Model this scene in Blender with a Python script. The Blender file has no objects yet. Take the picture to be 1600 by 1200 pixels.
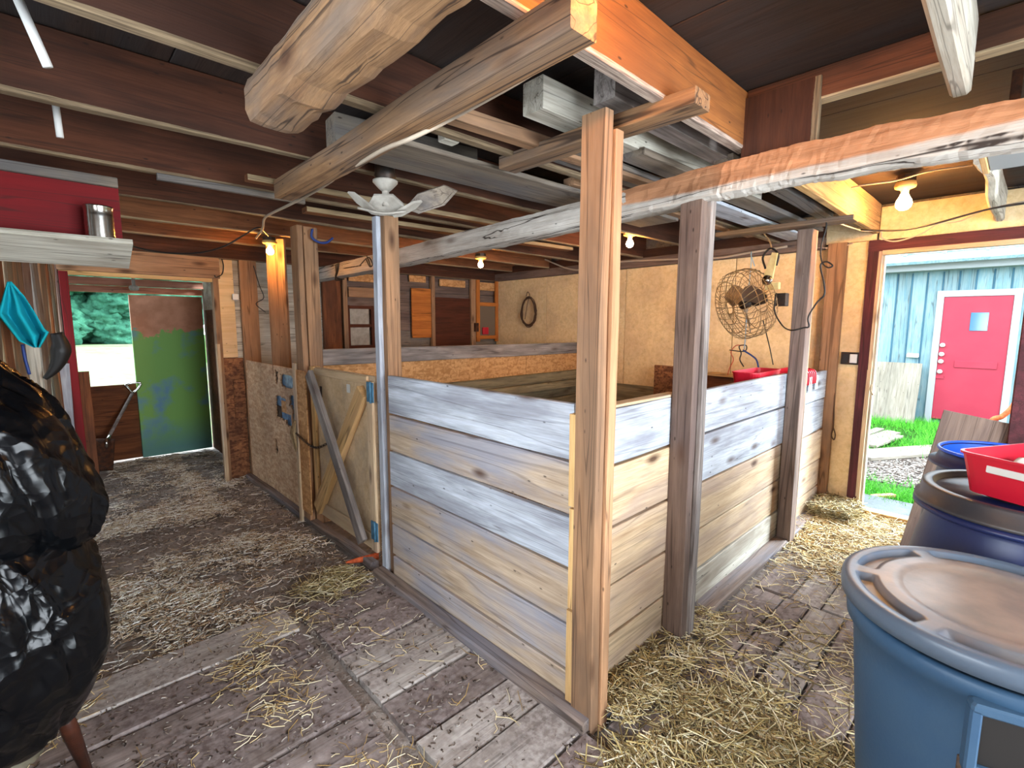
import bpy, math, random
import numpy as np
from mathutils import Vector, Matrix, noise
random.seed(7)
rng = np.random.default_rng(7)
S = bpy.context.scene
COL = S.collection
V = Vector

# ------------------------------------------------------------------ camera
CAMZ = 1.55
YAW, PITCH, ROLL, FPX = math.radians(46.343), math.radians(7.067), math.radians(-0.1756), 759.5
fw = V((math.cos(YAW)*math.cos(PITCH), math.sin(YAW)*math.cos(PITCH), -math.sin(PITCH)))
r0 = V((math.sin(YAW), -math.cos(YAW), 0.0)); d0 = fw.cross(r0)
rt = math.cos(ROLL)*r0 + math.sin(ROLL)*d0
dn = -math.sin(ROLL)*r0 + math.cos(ROLL)*d0
cam = bpy.data.objects.new('camera', bpy.data.cameras.new('camera'))
cam.data.sensor_width = 36; cam.data.lens = FPX/1600*36; cam.data.clip_start = .02; cam.data.clip_end = 300
cam.matrix_world = Matrix(((rt.x, -dn.x, -fw.x, 0), (rt.y, -dn.y, -fw.y, 0), (rt.z, -dn.z, -fw.z, CAMZ), (0, 0, 0, 1)))
COL.objects.link(cam); S.camera = cam
def at(px, py, ax, val):
    "the point on the plane <axis ax> = val seen at pixel px, py of the photograph"
    d = rt*((px-800)/FPX) + dn*((py-600)/FPX) + fw
    t = (val - (CAMZ if ax == 2 else 0))/d[ax]
    return V((0, 0, CAMZ)) + d*t

# ------------------------------------------------------------------ world, sun, lights, exposure
w = bpy.data.worlds.new('overcast_sky'); S.world = w; w.use_nodes = True
bg = w.node_tree.nodes['Background']; bg.inputs[0].default_value = (.78, .9, 1, 1); bg.inputs[1].default_value = 7.0
S.view_settings.view_transform = 'Standard'; S.view_settings.look = 'None'
S.view_settings.exposure = 0.7; S.view_settings.gamma = 1; S.view_settings.use_curve_mapping = False
def aim(o, src, dst):
    o.location = src; o.rotation_euler = (V(dst)-V(src)).to_track_quat('-Z', 'Y').to_euler()
def area(name, src, dst, sx, sy, col, power, portal=False):
    l = bpy.data.lights.new(name, 'AREA'); l.shape = 'RECTANGLE'; l.size = sx; l.size_y = sy
    l.color = col; l.energy = power
    o = bpy.data.objects.new(name, l); COL.objects.link(o); aim(o, src, dst)
    if portal: l.cycles.is_portal = True
    return o
sun = bpy.data.lights.new('hazy_sun', 'SUN'); sun.energy = 10; sun.angle = math.radians(22); sun.color = (.80, .91, 1)
so = bpy.data.objects.new('hazy_sun', sun); COL.objects.link(so)
aim(so, (9.0, -2.6, 4.6), (3.6, .9, .9))
area('daylight_entry', (4.95, .38, 1.05), (0, .38, 1.05), .84, 2.0, (1, 1, 1), 1, True)
area('daylight_far_door', (.45, 7.0, 1.35), (.45, 0, 1.35), .6, 1.0, (1, 1, 1), 1, True)
# big open barn doorway behind the photographer and an unseen window added to the near left wall for fill, both out of frame
area('daylight_behind', (1.6, -2.35, 1.55), (1.6, 3, 1.15), 2.7, 1.9, (.90, .94, 1), 150)
area('fill_left_window', (-1.12, .72, 1.5), (1.2, 1.7, .3), 1.7, 1.15, (.93, .95, 1), 27)

# ------------------------------------------------------------------ helpers
W = {}
def place(o, parent=None, M=None):
    M = M.copy() if M is not None else Matrix()
    COL.objects.link(o); W[o] = M
    if parent is not None:
        o.parent = parent; o.matrix_parent_inverse = W[parent].inverted()
    o.matrix_basis = M
    return o
def props(o, label=None, cat=None, group=None, kind=None):
    if label: o['label'] = label
    if cat: o['category'] = cat
    if group: o['group'] = group
    if kind: o['kind'] = kind
    return o
def thing(name, label, cat, loc=(0, 0, 0), group=None):
    o = bpy.data.objects.new(name, None); o.empty_display_size = .1
    place(o, None, Matrix.Translation(V(loc))); return props(o, label, cat, group)
def group_structure(name, loc=(0, 0, 0)):
    o = bpy.data.objects.new(name, None); place(o, None, Matrix.Translation(V(loc))); return props(o, kind='structure')
def mesh(name, vs, fs, mat, parent=None, M=None, smooth=False):
    me = bpy.data.meshes.new(name); me.from_pydata([tuple(v) for v in vs], [], fs); me.materials.append(mat)
    if smooth:
        me.polygons.foreach_set('use_smooth', [True]*len(me.polygons))
    me.update()
    return place(bpy.data.objects.new(name, me), parent, M)
def frame(x, y, o):
    x = V(x).normalized(); z = x.cross(V(y)).normalized(); y = z.cross(x)
    return Matrix(((x.x, y.x, z.x, o[0]), (x.y, y.y, z.y, o[1]), (x.z, y.z, z.z, o[2]), (0, 0, 0, 1)))
def board(name, a, b, wd, w, t, mat, parent=None, warp=.003, ch=.003, seg=None, taper=1.0):
    "plank from a to b; w wide along direction wd, t thick; a, b lie on the centre line"
    a, b = V(a), V(b); L = (b-a).length
    M = frame(b-a, wd, (a+b)/2)
    n = seg or max(1, min(8, int(L/.3)))
    vs, fs = [], []; sd = random.random()*100
    for i in range(n+1):
        x = -L/2+L*i/n; k = 1+(taper-1)*i/n
        oy = noise.noise(V((x*1.3, sd, 0)))*warp; oz = noise.noise(V((x*1.3, sd, 9)))*warp
        hw = w/2*k*(1+noise.noise(V((x*3, sd, 5)))*warp*4); ht = t/2*k
        c = min(ch, ht*.6, hw*.6)
        ex = random.uniform(-1, 1)*warp*.6 if i in (0, n) else 0
        for y, z in ((hw-c, ht), (-hw+c, ht), (-hw, ht-c), (-hw, -ht+c), (-hw+c, -ht), (hw-c, -ht), (hw, -ht+c), (hw, ht-c)):
            vs.append((x+ex, y+oy, z+oz))
    for i in range(n):
        for j in range(8):
            fs.append((i*8+j, i*8+(j+1) % 8, (i+1)*8+(j+1) % 8, (i+1)*8+j))
    fs.append(tuple(range(7, -1, -1))); fs.append(tuple(range(n*8, n*8+8)))
    return mesh(name, vs, fs, mat, parent, M)
def box(name, c, s, mat, parent=None, ch=.004, rot=None):
    "chamfered box, centre c, size s (axis aligned unless rot is given)"
    hx, hy, hz = [k/2 for k in s]; c0 = min(ch, hx*.4, hy*.4, hz*.4)
    vs, fs = [], []
    for z, k in ((-hz, c0), (-hz+c0, 0), (hz-c0, 0), (hz, c0)):
        X, Y = hx-k, hy-k; q = c0
        vs += [(X-q, -Y, z), (X, -Y+q, z), (X, Y-q, z), (X-q, Y, z), (-X+q, Y, z), (-X, Y-q, z), (-X, -Y+q, z), (-X+q, -Y, z)]
    for i in range(3):
        for j in range(8): fs.append((i*8+j, i*8+(j+1) % 8, (i+1)*8+(j+1) % 8, (i+1)*8+j))
    fs.append(tuple(range(7, -1, -1))); fs.append(tuple(range(24, 32)))
    M = Matrix.Translation(V(c)) @ (rot.to_4x4() if rot else Matrix())
    return mesh(name, vs, fs, mat, parent, M)
def box2(name, lo, hi, mat, parent=None, ch=.004):
    lo, hi = V(lo), V(hi)
    lo, hi = V([min(p, q) for p, q in zip(lo, hi)]), V([max(p, q) for p, q in zip(lo, hi)])
    return box(name, (lo+hi)/2, hi-lo, mat, parent, ch)
def smoothpath(pts, k=6):
    pts = [V(p) for p in pts]
    if len(pts) < 3: return pts
    P = [2*pts[0]-pts[1]]+pts+[2*pts[-1]-pts[-2]]; out = []
    for i in range(1, len(P)-2):
        for j in range(k):
            t = j/k; a, b, c, d = P[i-1], P[i], P[i+1], P[i+2]
            out.append(.5*((2*b)+(c-a)*t+(2*a-5*b+4*c-d)*t*t+(3*b-a-3*c+d)*t**3))
    out.append(pts[-1]); return out
def tubedata(pts, r, sides=6, closed=False):
    n = len(pts); vs, fs = [], []
    up = V((.3, .2, 1)).normalized()
    for i, p in enumerate(pts):
        q0 = pts[(i-1) % n] if closed or i > 0 else p; q1 = pts[(i+1) % n] if closed or i < n-1 else p
        t = (q1-q0).normalized()
        if abs(t.dot(up)) > .98: up = V((1, .1, 0)).normalized()
        x = t.cross(up).normalized(); y = t.cross(x); up = -y if i else up
        rr = r[i] if isinstance(r, (list, tuple)) else r
        for s in range(sides):
            a = 2*math.pi*s/sides; vs.append(p+x*math.cos(a)*rr+y*math.sin(a)*rr)
    for i in range(n if closed else n-1):
        j = (i+1) % n
        for s in range(sides): fs.append((i*sides+s, i*sides+(s+1) % sides, j*sides+(s+1) % sides, j*sides+s))
    if not closed:
        fs.append(tuple(range(sides-1, -1, -1))); fs.append(tuple(range((n-1)*sides, n*sides)))
    return vs, fs
def tube(name, pts, r, mat, parent=None, sides=6, closed=False, k=6, smooth=True):
    pts = smoothpath(pts, k) if k > 1 else [V(p) for p in pts]
    c = sum(pts, V())/len(pts)
    vs, fs = tubedata([p-c for p in pts], r, sides, closed)
    return mesh(name, vs, fs, mat, parent, Matrix.Translation(c), smooth)
def multi(name, datas, mat, parent=None, M=None, smooth=True):
    vs, fs = [], []
    for a, b in datas:
        o = len(vs); vs += list(a); fs += [tuple(i+o for i in f) for f in b]
    return mesh(name, vs, fs, mat, parent, M, smooth)
def lathe(name, prof, mat, parent=None, M=None, n=48, smooth=True, cap=True):
    vs, fs = [], []
    for r, z in prof:
        for i in range(n):
            a = 2*math.pi*i/n; vs.append((r*math.cos(a), r*math.sin(a), z))
    for k in range(len(prof)-1):
        for i in range(n):
            j = (i+1) % n; fs.append((k*n+i, k*n+j, (k+1)*n+j, (k+1)*n+i))
    if cap:
        if prof[0][0] > 1e-4: fs.append(tuple(range(n-1, -1, -1)))
        if prof[-1][0] > 1e-4: fs.append(tuple(range((len(prof)-1)*n, len(prof)*n)))
    o = mesh(name, vs, fs, mat, parent, M, smooth)
    return o
def rotz(a): return Matrix.Rotation(a, 4, 'Z')
def T(x, y, z): return Matrix.Translation((x, y, z))

# ------------------------------------------------------------------ materials
def rgb(h, k=1.0):
    c = [int(h[i:i+2], 16)/255 for i in (0, 2, 4)]
    return tuple(((x/12.92 if x <= .04045 else ((x+.055)/1.055)**2.4))*k for x in c)+(1,)
class NT:
    def __init__(s, name):
        s.m = bpy.data.materials.new(name); s.m.use_nodes = True; s.t = s.m.node_tree
        s.b = s.t.nodes['Principled BSDF']; s.tc = s.n('ShaderNodeTexCoord')
    def n(s, k, **p):
        x = s.t.nodes.new(k)
        for a, v in p.items(): setattr(x, a, v)
        return x
    def l(s, a, b): s.t.links.new(a, b)
    def math(s, op, a, b=None, clamp=False):
        x = s.n('ShaderNodeMath', operation=op, use_clamp=clamp)
        for i, v in enumerate((a, b)):
            if v is None: continue
            if isinstance(v, (int, float)): x.inputs[i].default_value = v
            else: s.l(v, x.inputs[i])
        return x.outputs[0]
    def map(s, vec, sc, loc=(0, 0, 0), rot=(0, 0, 0)):
        x = s.n('ShaderNodeMapping'); x.inputs['Scale'].default_value = sc
        x.inputs['Location'].default_value = loc; x.inputs['Rotation'].default_value = rot
        s.l(vec, x.inputs[0]); return x.outputs[0]
    def noise(s, vec, sc, det=4, rough=.55, dist=0):
        x = s.n('ShaderNodeTexNoise'); x.inputs['Scale'].default_value = sc; x.inputs['Detail'].default_value = det
        x.inputs['Roughness'].default_value = rough; x.inputs['Distortion'].default_value = dist
        s.l(vec, x.inputs['Vector']); return x.outputs[0]
    def vor(s, vec, sc, feat='F1', out='Distance'):
        x = s.n('ShaderNodeTexVoronoi', feature=feat); x.inputs['Scale'].default_value = sc
        s.l(vec, x.inputs['Vector']); return x.outputs[out]
    def ramp(s, fac, stops, interp='LINEAR'):
        x = s.n('ShaderNodeValToRGB'); x.color_ramp.interpolation = interp; e = x.color_ramp.elements
        while len(e) < len(stops): e.new(.5)
        for k, (p, c) in enumerate(stops):
            e[k].position = p; e[k].color = c if isinstance(c, tuple) else (c, c, c, 1)
        s.l(fac, x.inputs[0]); return x.outputs[0]
    def mix(s, fac, a, b, mode='MIX'):
        x = s.n('ShaderNodeMix', data_type='RGBA', blend_type=mode)
        for sock, v in ((x.inputs['Factor'], fac), (x.inputs[6], a), (x.inputs[7], b)):
            if isinstance(v, (int, float, tuple)): sock.default_value = v
            else: s.l(v, sock)
        return x.outputs[2]
    def bump(s, h, st=.3, d=.01):
        x = s.n('ShaderNodeBump'); x.inputs['Strength'].default_value = st; x.inputs['Distance'].default_value = d
        s.l(h, x.inputs['Height']); s.l(x.outputs[0], s.b.inputs['Normal'])
    def out(s, col, rough=.8, metal=0, spec=.3):
        for k, v in (('Base Color', col), ('Roughness', rough)):
            if isinstance(v, (int, float, tuple)): s.b.inputs[k].default_value = v
            else: s.l(v, s.b.inputs[k])
        s.b.inputs['Metallic'].default_value = metal; s.b.inputs['Specular IOR Level'].default_value = spec
        return s.m
    def obj(s, rnd=40):
        oi = s.n('ShaderNodeObjectInfo'); a = s.math('MULTIPLY', oi.outputs['Random'], rnd)
        c = s.n('ShaderNodeCombineXYZ'); s.l(a, c.inputs[0]); s.l(a, c.inputs[1]); s.l(a, c.inputs[2])
        v = s.n('ShaderNodeVectorMath', operation='ADD'); s.l(s.tc.outputs['Object'], v.inputs[0]); s.l(c.outputs[0], v.inputs[1])
        s.rand = oi.outputs['Random']; return v.outputs[0]
LWS = -1.0
def wood(name, light, dark, stain=None, amt=.5, knots=1.0, rough=.85, var=.35, bump=.35, stainsc=1.0, sp=.06, fine=1.0, edge=None, crack=.5, limewash=None, mud=None):
    t = NT(name); v = t.obj()
    g = t.noise(t.map(v, (1.3, 16, 16)), 1.6, 6, .62, .5)
    f = t.noise(t.map(v, (7, 170, 170)), 1, 3, .6)
    c = t.mix(t.ramp(g, ((.22, 0.), (.60, 1.))), rgb(dark), rgb(light))
    c = t.mix(t.ramp(f, ((.3, 0.), (.62, 1.))), t.mix(1.0, c, (1-.22*fine, 1-.24*fine, 1-.27*fine, 1), 'MULTIPLY'), c)
    if stain:
        st = t.noise(t.map(v, (1.1*stainsc, 4.5*stainsc, 4.5*stainsc)), 1.1, 4, .6, .3)
        c = t.mix(t.math('MULTIPLY', t.ramp(st, ((.42, 0.), (.62, 1.))), amt), c, rgb(stain))
    if knots:
        def spots(mp, r0_, r1_, keep):
            x = t.n('ShaderNodeTexVoronoi'); x.inputs['Scale'].default_value = 1.0; t.l(mp, x.inputs['Vector'])
            cs = t.n('ShaderNodeSeparateColor'); t.l(x.outputs['Color'], cs.inputs[0])
            return t.math('MULTIPLY', t.ramp(x.outputs['Distance'], ((r0_, 1.), (r1_, 0.))), t.math('LESS_THAN', cs.outputs[0], keep))
        c = t.mix(t.math('MULTIPLY', spots(t.map(v, (3.2, 9, 9)), .07, .26, .45), .62*knots), c, rgb('4a3020'))
        c = t.mix(t.math('MULTIPLY', spots(t.map(v, (11, 28, 28)), sp, sp+.07, .35), .75), c, rgb('1c1410'))
    ck = t.noise(t.map(v, (.35, 11, 11)), 1.2, 2, .5, .8)
    ck = t.ramp(t.math('ABSOLUTE', t.math('SUBTRACT', ck, .5)), ((.004, 1.), (.016, 0.)))
    if crack: c = t.mix(t.math('MULTIPLY', ck, crack), c, rgb('241812'))
    if limewash:
        so_ = t.n('ShaderNodeSeparateXYZ'); t.l(t.tc.outputs['Object'], so_.inputs[0])
        lm = t.math('ADD', so_.outputs[0], t.math('MULTIPLY', t.noise(v, 7, 4), .25))
        lo_ = t.math('ADD', t.math('MULTIPLY', so_.outputs[2], LWS), t.math('MULTIPLY', t.noise(v, 5, 4), .03))
        m1 = t.ramp(lm, ((limewash[0], 1.), (limewash[0]+.03, 0.)))
        c = t.mix(t.math('MULTIPLY', m1, t.ramp(t.math('MULTIPLY', lo_, 5), ((0., 0.), (.06, 1.)))), c, t.mix(t.ramp(g, ((.25, 0.), (.6, 1.))), rgb('7d5438'), rgb('b98560')))
    if mud:
        mn = t.noise(v, 3.2, 7, .68); mf = t.noise(v, 38, 4, .6)
        c = t.mix(t.math('MULTIPLY', t.ramp(mn, ((.34, 0.), (.56, 1.))), mud[0]), c, t.mix(t.ramp(mf, ((.4, 0.), (.62, 1.))), rgb(mud[1]), rgb(mud[2])))
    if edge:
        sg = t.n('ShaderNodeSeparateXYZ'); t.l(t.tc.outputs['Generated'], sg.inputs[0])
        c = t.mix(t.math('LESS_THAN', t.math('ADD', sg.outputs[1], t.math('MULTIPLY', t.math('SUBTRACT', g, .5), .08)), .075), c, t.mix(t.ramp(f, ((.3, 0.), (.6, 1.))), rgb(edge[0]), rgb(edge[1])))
    k = t.math('ADD', t.math('MULTIPLY', t.math('FRACT', t.math('MULTIPLY', t.rand, 17.3)), var), 1-var/2)
    kk = t.n('ShaderNodeCombineXYZ'); [t.l(k, kk.inputs[i]) for i in range(3)]
    c = t.mix(1.0, c, kk.outputs[0], 'MULTIPLY')
    t.bump(t.math('ADD', t.math('MULTIPLY', g, .7), t.math('MULTIPLY', f, .4)), bump, .006)
    return t.out(c, rough)
M = {}
M['stall'] = wood('weathered_stall_plank', 'c6b199', '957f69', '8390a8', .62, 1.9, var=.20, crack=.3)
M['stall_tan'] = wood('tan_stall_plank', 'd8bf9c', 'ae9070', 'a28e84', .6, 1.5, var=.28, crack=.3)
M['stall_grey'] = wood('grey_stall_plank', 'c2cad4', '888d98', '66646c', .55, 1.2, var=.15, crack=.35)
M['stall_in'] = wood('olive_stall_plank', '9a8d6e', '5c5442', '4a463c', .5, .7)
M['post'] = wood('post_wood', 'a9815f', '8a6648', '6c5848', .6, 1.5, fine=.6)
M['overhead'] = wood('overhead_timber', '94714f', '614530', '5a534e', .75, 1.5, crack=.8, bump=.6)
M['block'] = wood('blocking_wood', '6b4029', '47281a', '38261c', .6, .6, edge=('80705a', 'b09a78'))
M['post_grey'] = wood('grey_post_wood', 'a39a94', '5b514d', '40393a', .6, .9)
M['post_dark'] = wood('dark_post_wood', '836f63', '63534a', '43373a', .5, 1)
M['new'] = wood('fresh_pine', 'd9b177', 'a67f4d', 'b08a66', .5, .8, var=.2)
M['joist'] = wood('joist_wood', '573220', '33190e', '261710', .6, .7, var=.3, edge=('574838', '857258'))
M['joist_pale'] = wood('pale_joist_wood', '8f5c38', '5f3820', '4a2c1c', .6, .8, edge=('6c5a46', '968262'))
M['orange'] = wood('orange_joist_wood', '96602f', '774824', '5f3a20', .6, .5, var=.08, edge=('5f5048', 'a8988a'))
M['deck'] = wood('ceiling_deck', '382a23', '231a16', '2e2e30', .6, .3, var=.1)
M['slat'] = wood('loose_grey_board', '84786a', '544a40', '5f5f62', .7, 1.0)
M['brown'] = wood('brown_board', '7e4a2a', '4d2b19', '3a2218', .6, .5)
M['floor'] = wood('muddy_floor_plank', 'a59994', '6f645f', '54483f', .7, .4, var=.16, bump=.6, stainsc=1.6, fine=.5, crack=.5, mud=(.9, '5d504c', '857a78'))
M['floor_grey'] = wood('pale_floor_plank', 'b8b2ac', '857d76', '6c5f55', .7, .3, var=.2, bump=.6, stainsc=1.6, fine=.5, crack=.6, mud=(.85, '776d69', 'a39b96'))
M['sill'] = wood('muddy_sill', '8a7a70', '4e423c', '6f7482', .6, .3, bump=.6)
M['slab'] = wood('bark_slab', '8f6f52', '2f2119', '5a6256', .7, 1.2, bump=1.0)
M['cream'] = wood('cream_plywood', 'e8cd9f', 'd0b07c', 'b89a7c', .4, .30, var=.08, stainsc=.7, sp=.035, fine=.3, crack=.08)
M['white_wood'] = wood('flaking_white_wood', 'd5d2c4', 'a39d8e', '7a6a58', .6, .5, var=.1)
M['red_paint'] = wood('dark_red_paint', '740a10', '60080c', '4c070a', .4, 0, rough=.75, var=.0, bump=.1, fine=.2)
M['maroon'] = wood('maroon_paint', '5d2a30', '3c191d', '2b1416', .6, 0, rough=.7, var=.1)
M['pink_beam'] = wood('reddish_lintel', 'b5806a', '8f5c48', '7a5140', .4, .2)
def osb(name, a, b, c_, dirt=0.0, dirtcol='4b3a30'):
    t = NT(name); v = t.obj()
    v1 = t.vor(t.map(v, (30, 9, 30), rot=(0, 0, .6)), 1.6, 'F1', 'Color'); v2 = t.vor(t.map(v, (9, 30, 30), rot=(0, 0, .5)), 1.7, 'F1', 'Color')
    m = t.mix(.5, v1, v2); f = t.n('ShaderNodeRGBToBW'); t.l(m, f.inputs[0])
    c = t.ramp(f.outputs[0], ((.3, rgb(a)), (.5, rgb(b)), (.68, rgb(c_))))
    n = t.noise(v, 60, 3); c = t.mix(t.math('MULTIPLY', t.ramp(n, ((.4, 0.), (.65, 1.))), .35), c, rgb(a))
    if dirt:
        d = t.noise(v, 2.2, 5, .65); c = t.mix(t.math('MULTIPLY', t.ramp(d, ((.4, 0.), (.62, 1.))), dirt), c, rgb(dirtcol))
        s_ = t.vor(v, 26); c = t.mix(t.math('MULTIPLY', t.ramp(s_, ((.1, 1.), (.18, 0.))), .6), c, rgb('2b201a'))
    t.bump(f.outputs[0], .3, .004); return t.out(c, .8)
M['osb'] = osb('strand_board', 'a87848', 'c08f5c', 'cf9f6c')
M['osb_dirty'] = osb('dirty_strand_board', 'b08a68', 'c6a280', 'd6b896', .38, '6e5646')
M['osb_dark'] = osb('dark_strand_board', '5e3a26', '86583a', 'a0704a', .5, '3a241a')
def plain(name, col, rough=.5, metal=0, spec=.4, nz=0.0, col2=None, nsc=8, bump=0, bsc=40):
    t = NT(name); v = t.tc.outputs['Object']; c = rgb(col)
    if col2: c = t.mix(t.math('MULTIPLY', t.ramp(t.noise(v, nsc, 5, .6), ((.38, 0.), (.66, 1.))), nz or 1.0), rgb(col), rgb(col2))
    if bump: t.bump(t.noise(v, bsc, 4), bump, .004)
    return t.out(c, rough, metal, spec)
M['plywood'] = wood('gate_plywood', 'cfb490', 'b79a74', 'a0907c', .6, .0, var=.1, stainsc=.8, fine=.5, crack=.1)
M['ply_orange'] = wood('orange_plywood', 'c97a35', 'a85f25', '8a4d20', .4, .5, var=.05)
M['dark_panel'] = wood('dark_brown_panel', '5e2f1c', '43210f', '331a10', .4, 0, var=.05)
bb = NT('black_plastic_film'); v = bb.tc.outputs['Object']
vv = bb.n('ShaderNodeVectorMath', operation='ADD'); nn_ = bb.n('ShaderNodeTexNoise'); nn_.inputs['Scale'].default_value = 7; bb.l(v, nn_.inputs['Vector'])
sc_ = bb.n('ShaderNodeVectorMath', operation='SCALE'); sc_.inputs['Scale'].default_value = .16; bb.l(nn_.outputs['Color'], sc_.inputs[0]); bb.l(v, vv.inputs[0]); bb.l(sc_.outputs[0], vv.inputs[1])
h1 = bb.vor(bb.map(vv.outputs[0], (1, 1, .55)), 9); h2 = bb.vor(bb.map(vv.outputs[0], (1, .6, 1), rot=(.5, .2, 0)), 22)
bb.bump(bb.math('ADD', h1, bb.math('MULTIPLY', h2, .5)), .45, .03); M['black_bag'] = bb.out(rgb('050608'), .24, 0, .22)
M['bin'] = plain('slate_blue_plastic', '2b4660', .5, 0, .35, .6, '3a5266', 3, .15, 90)
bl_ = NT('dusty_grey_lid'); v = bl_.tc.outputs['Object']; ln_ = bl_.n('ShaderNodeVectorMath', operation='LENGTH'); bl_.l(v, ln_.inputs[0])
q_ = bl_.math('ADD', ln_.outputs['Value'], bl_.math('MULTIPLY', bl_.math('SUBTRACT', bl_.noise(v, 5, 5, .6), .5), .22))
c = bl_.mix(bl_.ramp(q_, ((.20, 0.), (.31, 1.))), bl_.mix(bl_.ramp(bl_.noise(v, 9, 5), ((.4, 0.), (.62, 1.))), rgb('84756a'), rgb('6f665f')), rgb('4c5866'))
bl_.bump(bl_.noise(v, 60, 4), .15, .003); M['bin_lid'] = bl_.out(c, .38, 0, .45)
M['barrel'] = plain('dark_blue_plastic', '121c44', .4, 0, .4, .5, '20294e', 2.5, .1, 50)
M['barrel_lid'] = plain('dusty_black_lid', '2c2c30', .42, 0, .4, .8, '4a423e', 4, .1, 60)
M['blue_bright'] = plain('bright_blue_plastic', '1d4fc8', .4, 0, .4)
M['red_plastic'] = plain('red_plastic', 'c0182e', .35, 0, .4, .5, '9c1628', 4)
M['white'] = plain('white_plastic', 'd8d8d4', .5)
M['paper'] = plain('paper', 'cfcfc8', .8)
M['teal'] = plain('teal_cloth', '1fb4c8', .95, 0, .1, .6, '179a9c', 5, .5, 220)
M['steel'] = plain('tin_steel', 'b9b7b0', .22, 1.0, .5, bump=.1, bsc=20)
M['chrome'] = plain('chrome', 'd5d5d5', .15, 1.0)
M['rust'] = plain('rusty_wire', '8a7252', .6, .2, .3, .8, 'b8a078', 30)
M['dark_metal'] = plain('dark_metal', '2c2825', .5, .6, .4, .7, '4b3424', 20)
M['blade'] = plain('fan_blade_metal', '8a7a6c', .5, .3, .4)
M['yellowish'] = plain('aged_cream_paint', 'd8cf9a', .5, 0, .4, .6, 'a89050', 12)
M['cord_black'] = plain('black_cord', '1b1816', .5)
M['cord_white'] = plain('grimy_white_cord', 'a59684', .6)
M['cord_brown'] = plain('brown_rope', '4d3320', .8, bump=.4, bsc=200)
M['cord_blue'] = plain('blue_cord', '1f3a7a', .5)
M['cord_red'] = plain('orange_string', 'b8543c', .7)
M['twine'] = plain('pale_blue_twine', '8fb0c4', .8)
M['blue_tarp'] = plain('blue_tarp', '24507f', .3, 0, .6, .9, '7fa8c8', 22, .8, 25)
M['hinge'] = plain('blue_painted_hinge', '4f7f9c', .6, .2, .3, .6, '2c4a5c', 30)
M['glass'] = plain('dusty_glass', '6e5f50', .12, 0, .6)
M['glass_blue'] = plain('reflecting_glass', '2c5a78', .1, 0, .8)
M['porcelain'] = plain('porcelain', 'c9a968', .35)
M['foam'] = plain('grubby_white_panel', 'a39e94', .6, 0, .3, .6, '6f6960', 14)
M['mud'] = plain('dark_mud', '3b2f28', .95, 0, .1, 1, '574a40', 14, 1.0, 40)
M['carrot'] = plain('muddy_carrot', 'c86038', .7, 0, .2, .8, '7d3018', 30)
M['wax'] = plain('dusty_web', '9a9088', .9)
M['bracket'] = plain('rusted_iron', '3b2a22', .7, .5, .3, .7, '6d4026', 30)
M['chair_wood'] = wood('reddish_chair_wood', '48261a', '2a140d', '1c0c08', .4, 0, rough=.4, var=.05)
def emit(name, col, st):
    m = bpy.data.materials.new(name); m.use_nodes = True; b = m.node_tree.nodes['Principled BSDF']
    b.inputs['Base Color'].default_value = (.8, .6, .3, 1); b.inputs['Emission Color'].default_value = col
    b.inputs['Emission Strength'].default_value = st; return m
M['bulb'] = emit('glowing_bulb', (1, .42, .09, 1), 330)
M['bulb_strong'] = emit('glowing_bulb_bright', (1, .46, .11, 1), 380)
# island-coloured straw
def straw_mat(name, cols):
    t = NT(name); g = t.n('ShaderNodeNewGeometry')
    c = t.ramp(g.outputs['Random Per Island'], [(i/(len(cols)-1)*.98, rgb(x)) for i, x in enumerate(cols)])
    return t.out(c, .6, 0, .3)
M['straw'] = straw_mat('straw', ['6f5a3c', 'a08354', 'c8ae78', 'e6d4a2', 'f0e8cc', 'dcd0aa', 'c8a866', '8a7048'])
M['straw_grey'] = straw_mat('trodden_straw', ['6a5644', '9c8062', 'c8b494', 'e2d8c2', 'eeeae0', 'f4f1ea', 'bba27e', '7d6450'])
M['straw_gold'] = straw_mat('golden_straw', ['4c3e28', '83704a', 'bba66c', 'd8ca98', 'e8e0c6', 'c6ba8e', '9c8a5c', '685840'])
M['chips'] = straw_mat('mud_crumbs', ['2c211b', '45372e', '66574c', '857b72', 'a8a098'])
M['grass_blades'] = straw_mat('grass_blades', ['1c5a10', '2f8018', '4aa826', '6cc838', '3a9420'])

# ------------------------------------------------------------------ floor
floor = group_structure('floor')
def ground_mat(name, a, b, c_, sc=3, bump=.8):
    t = NT(name); v = t.tc.outputs['Object']
    n1 = t.noise(v, sc, 7, .65); n2 = t.noise(v, sc*9, 5, .6); n3 = t.noise(v, sc*.4, 3)
    c = t.mix(t.ramp(n1, ((.35, 0.), (.65, 1.))), rgb(a), rgb(b))
    c = t.mix(t.math('MULTIPLY', t.ramp(n2, ((.45, 0.), (.7, 1.))), .6), c, rgb(c_))
    c = t.mix(t.math('MULTIPLY', t.ramp(n3, ((.45, 0.), (.6, 1.))), .5), c, rgb(a))
    t.bump(t.math('ADD', n1, n2), bump, .02); return t.out(c, .95, 0, .1)
M['dirt'] = ground_mat('trodden_dirt', '6a5e55', 'a0968e', 'b2aaa4')
M['step'] = ground_mat('dark_doorstep', '4c5152', '60686a', '545854', 5, .3)  # doorstep concrete in a darker tone
M['concrete'] = ground_mat('worn_concrete', '6c645e', '98918a', '7f7872', 2, .3)
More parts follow.
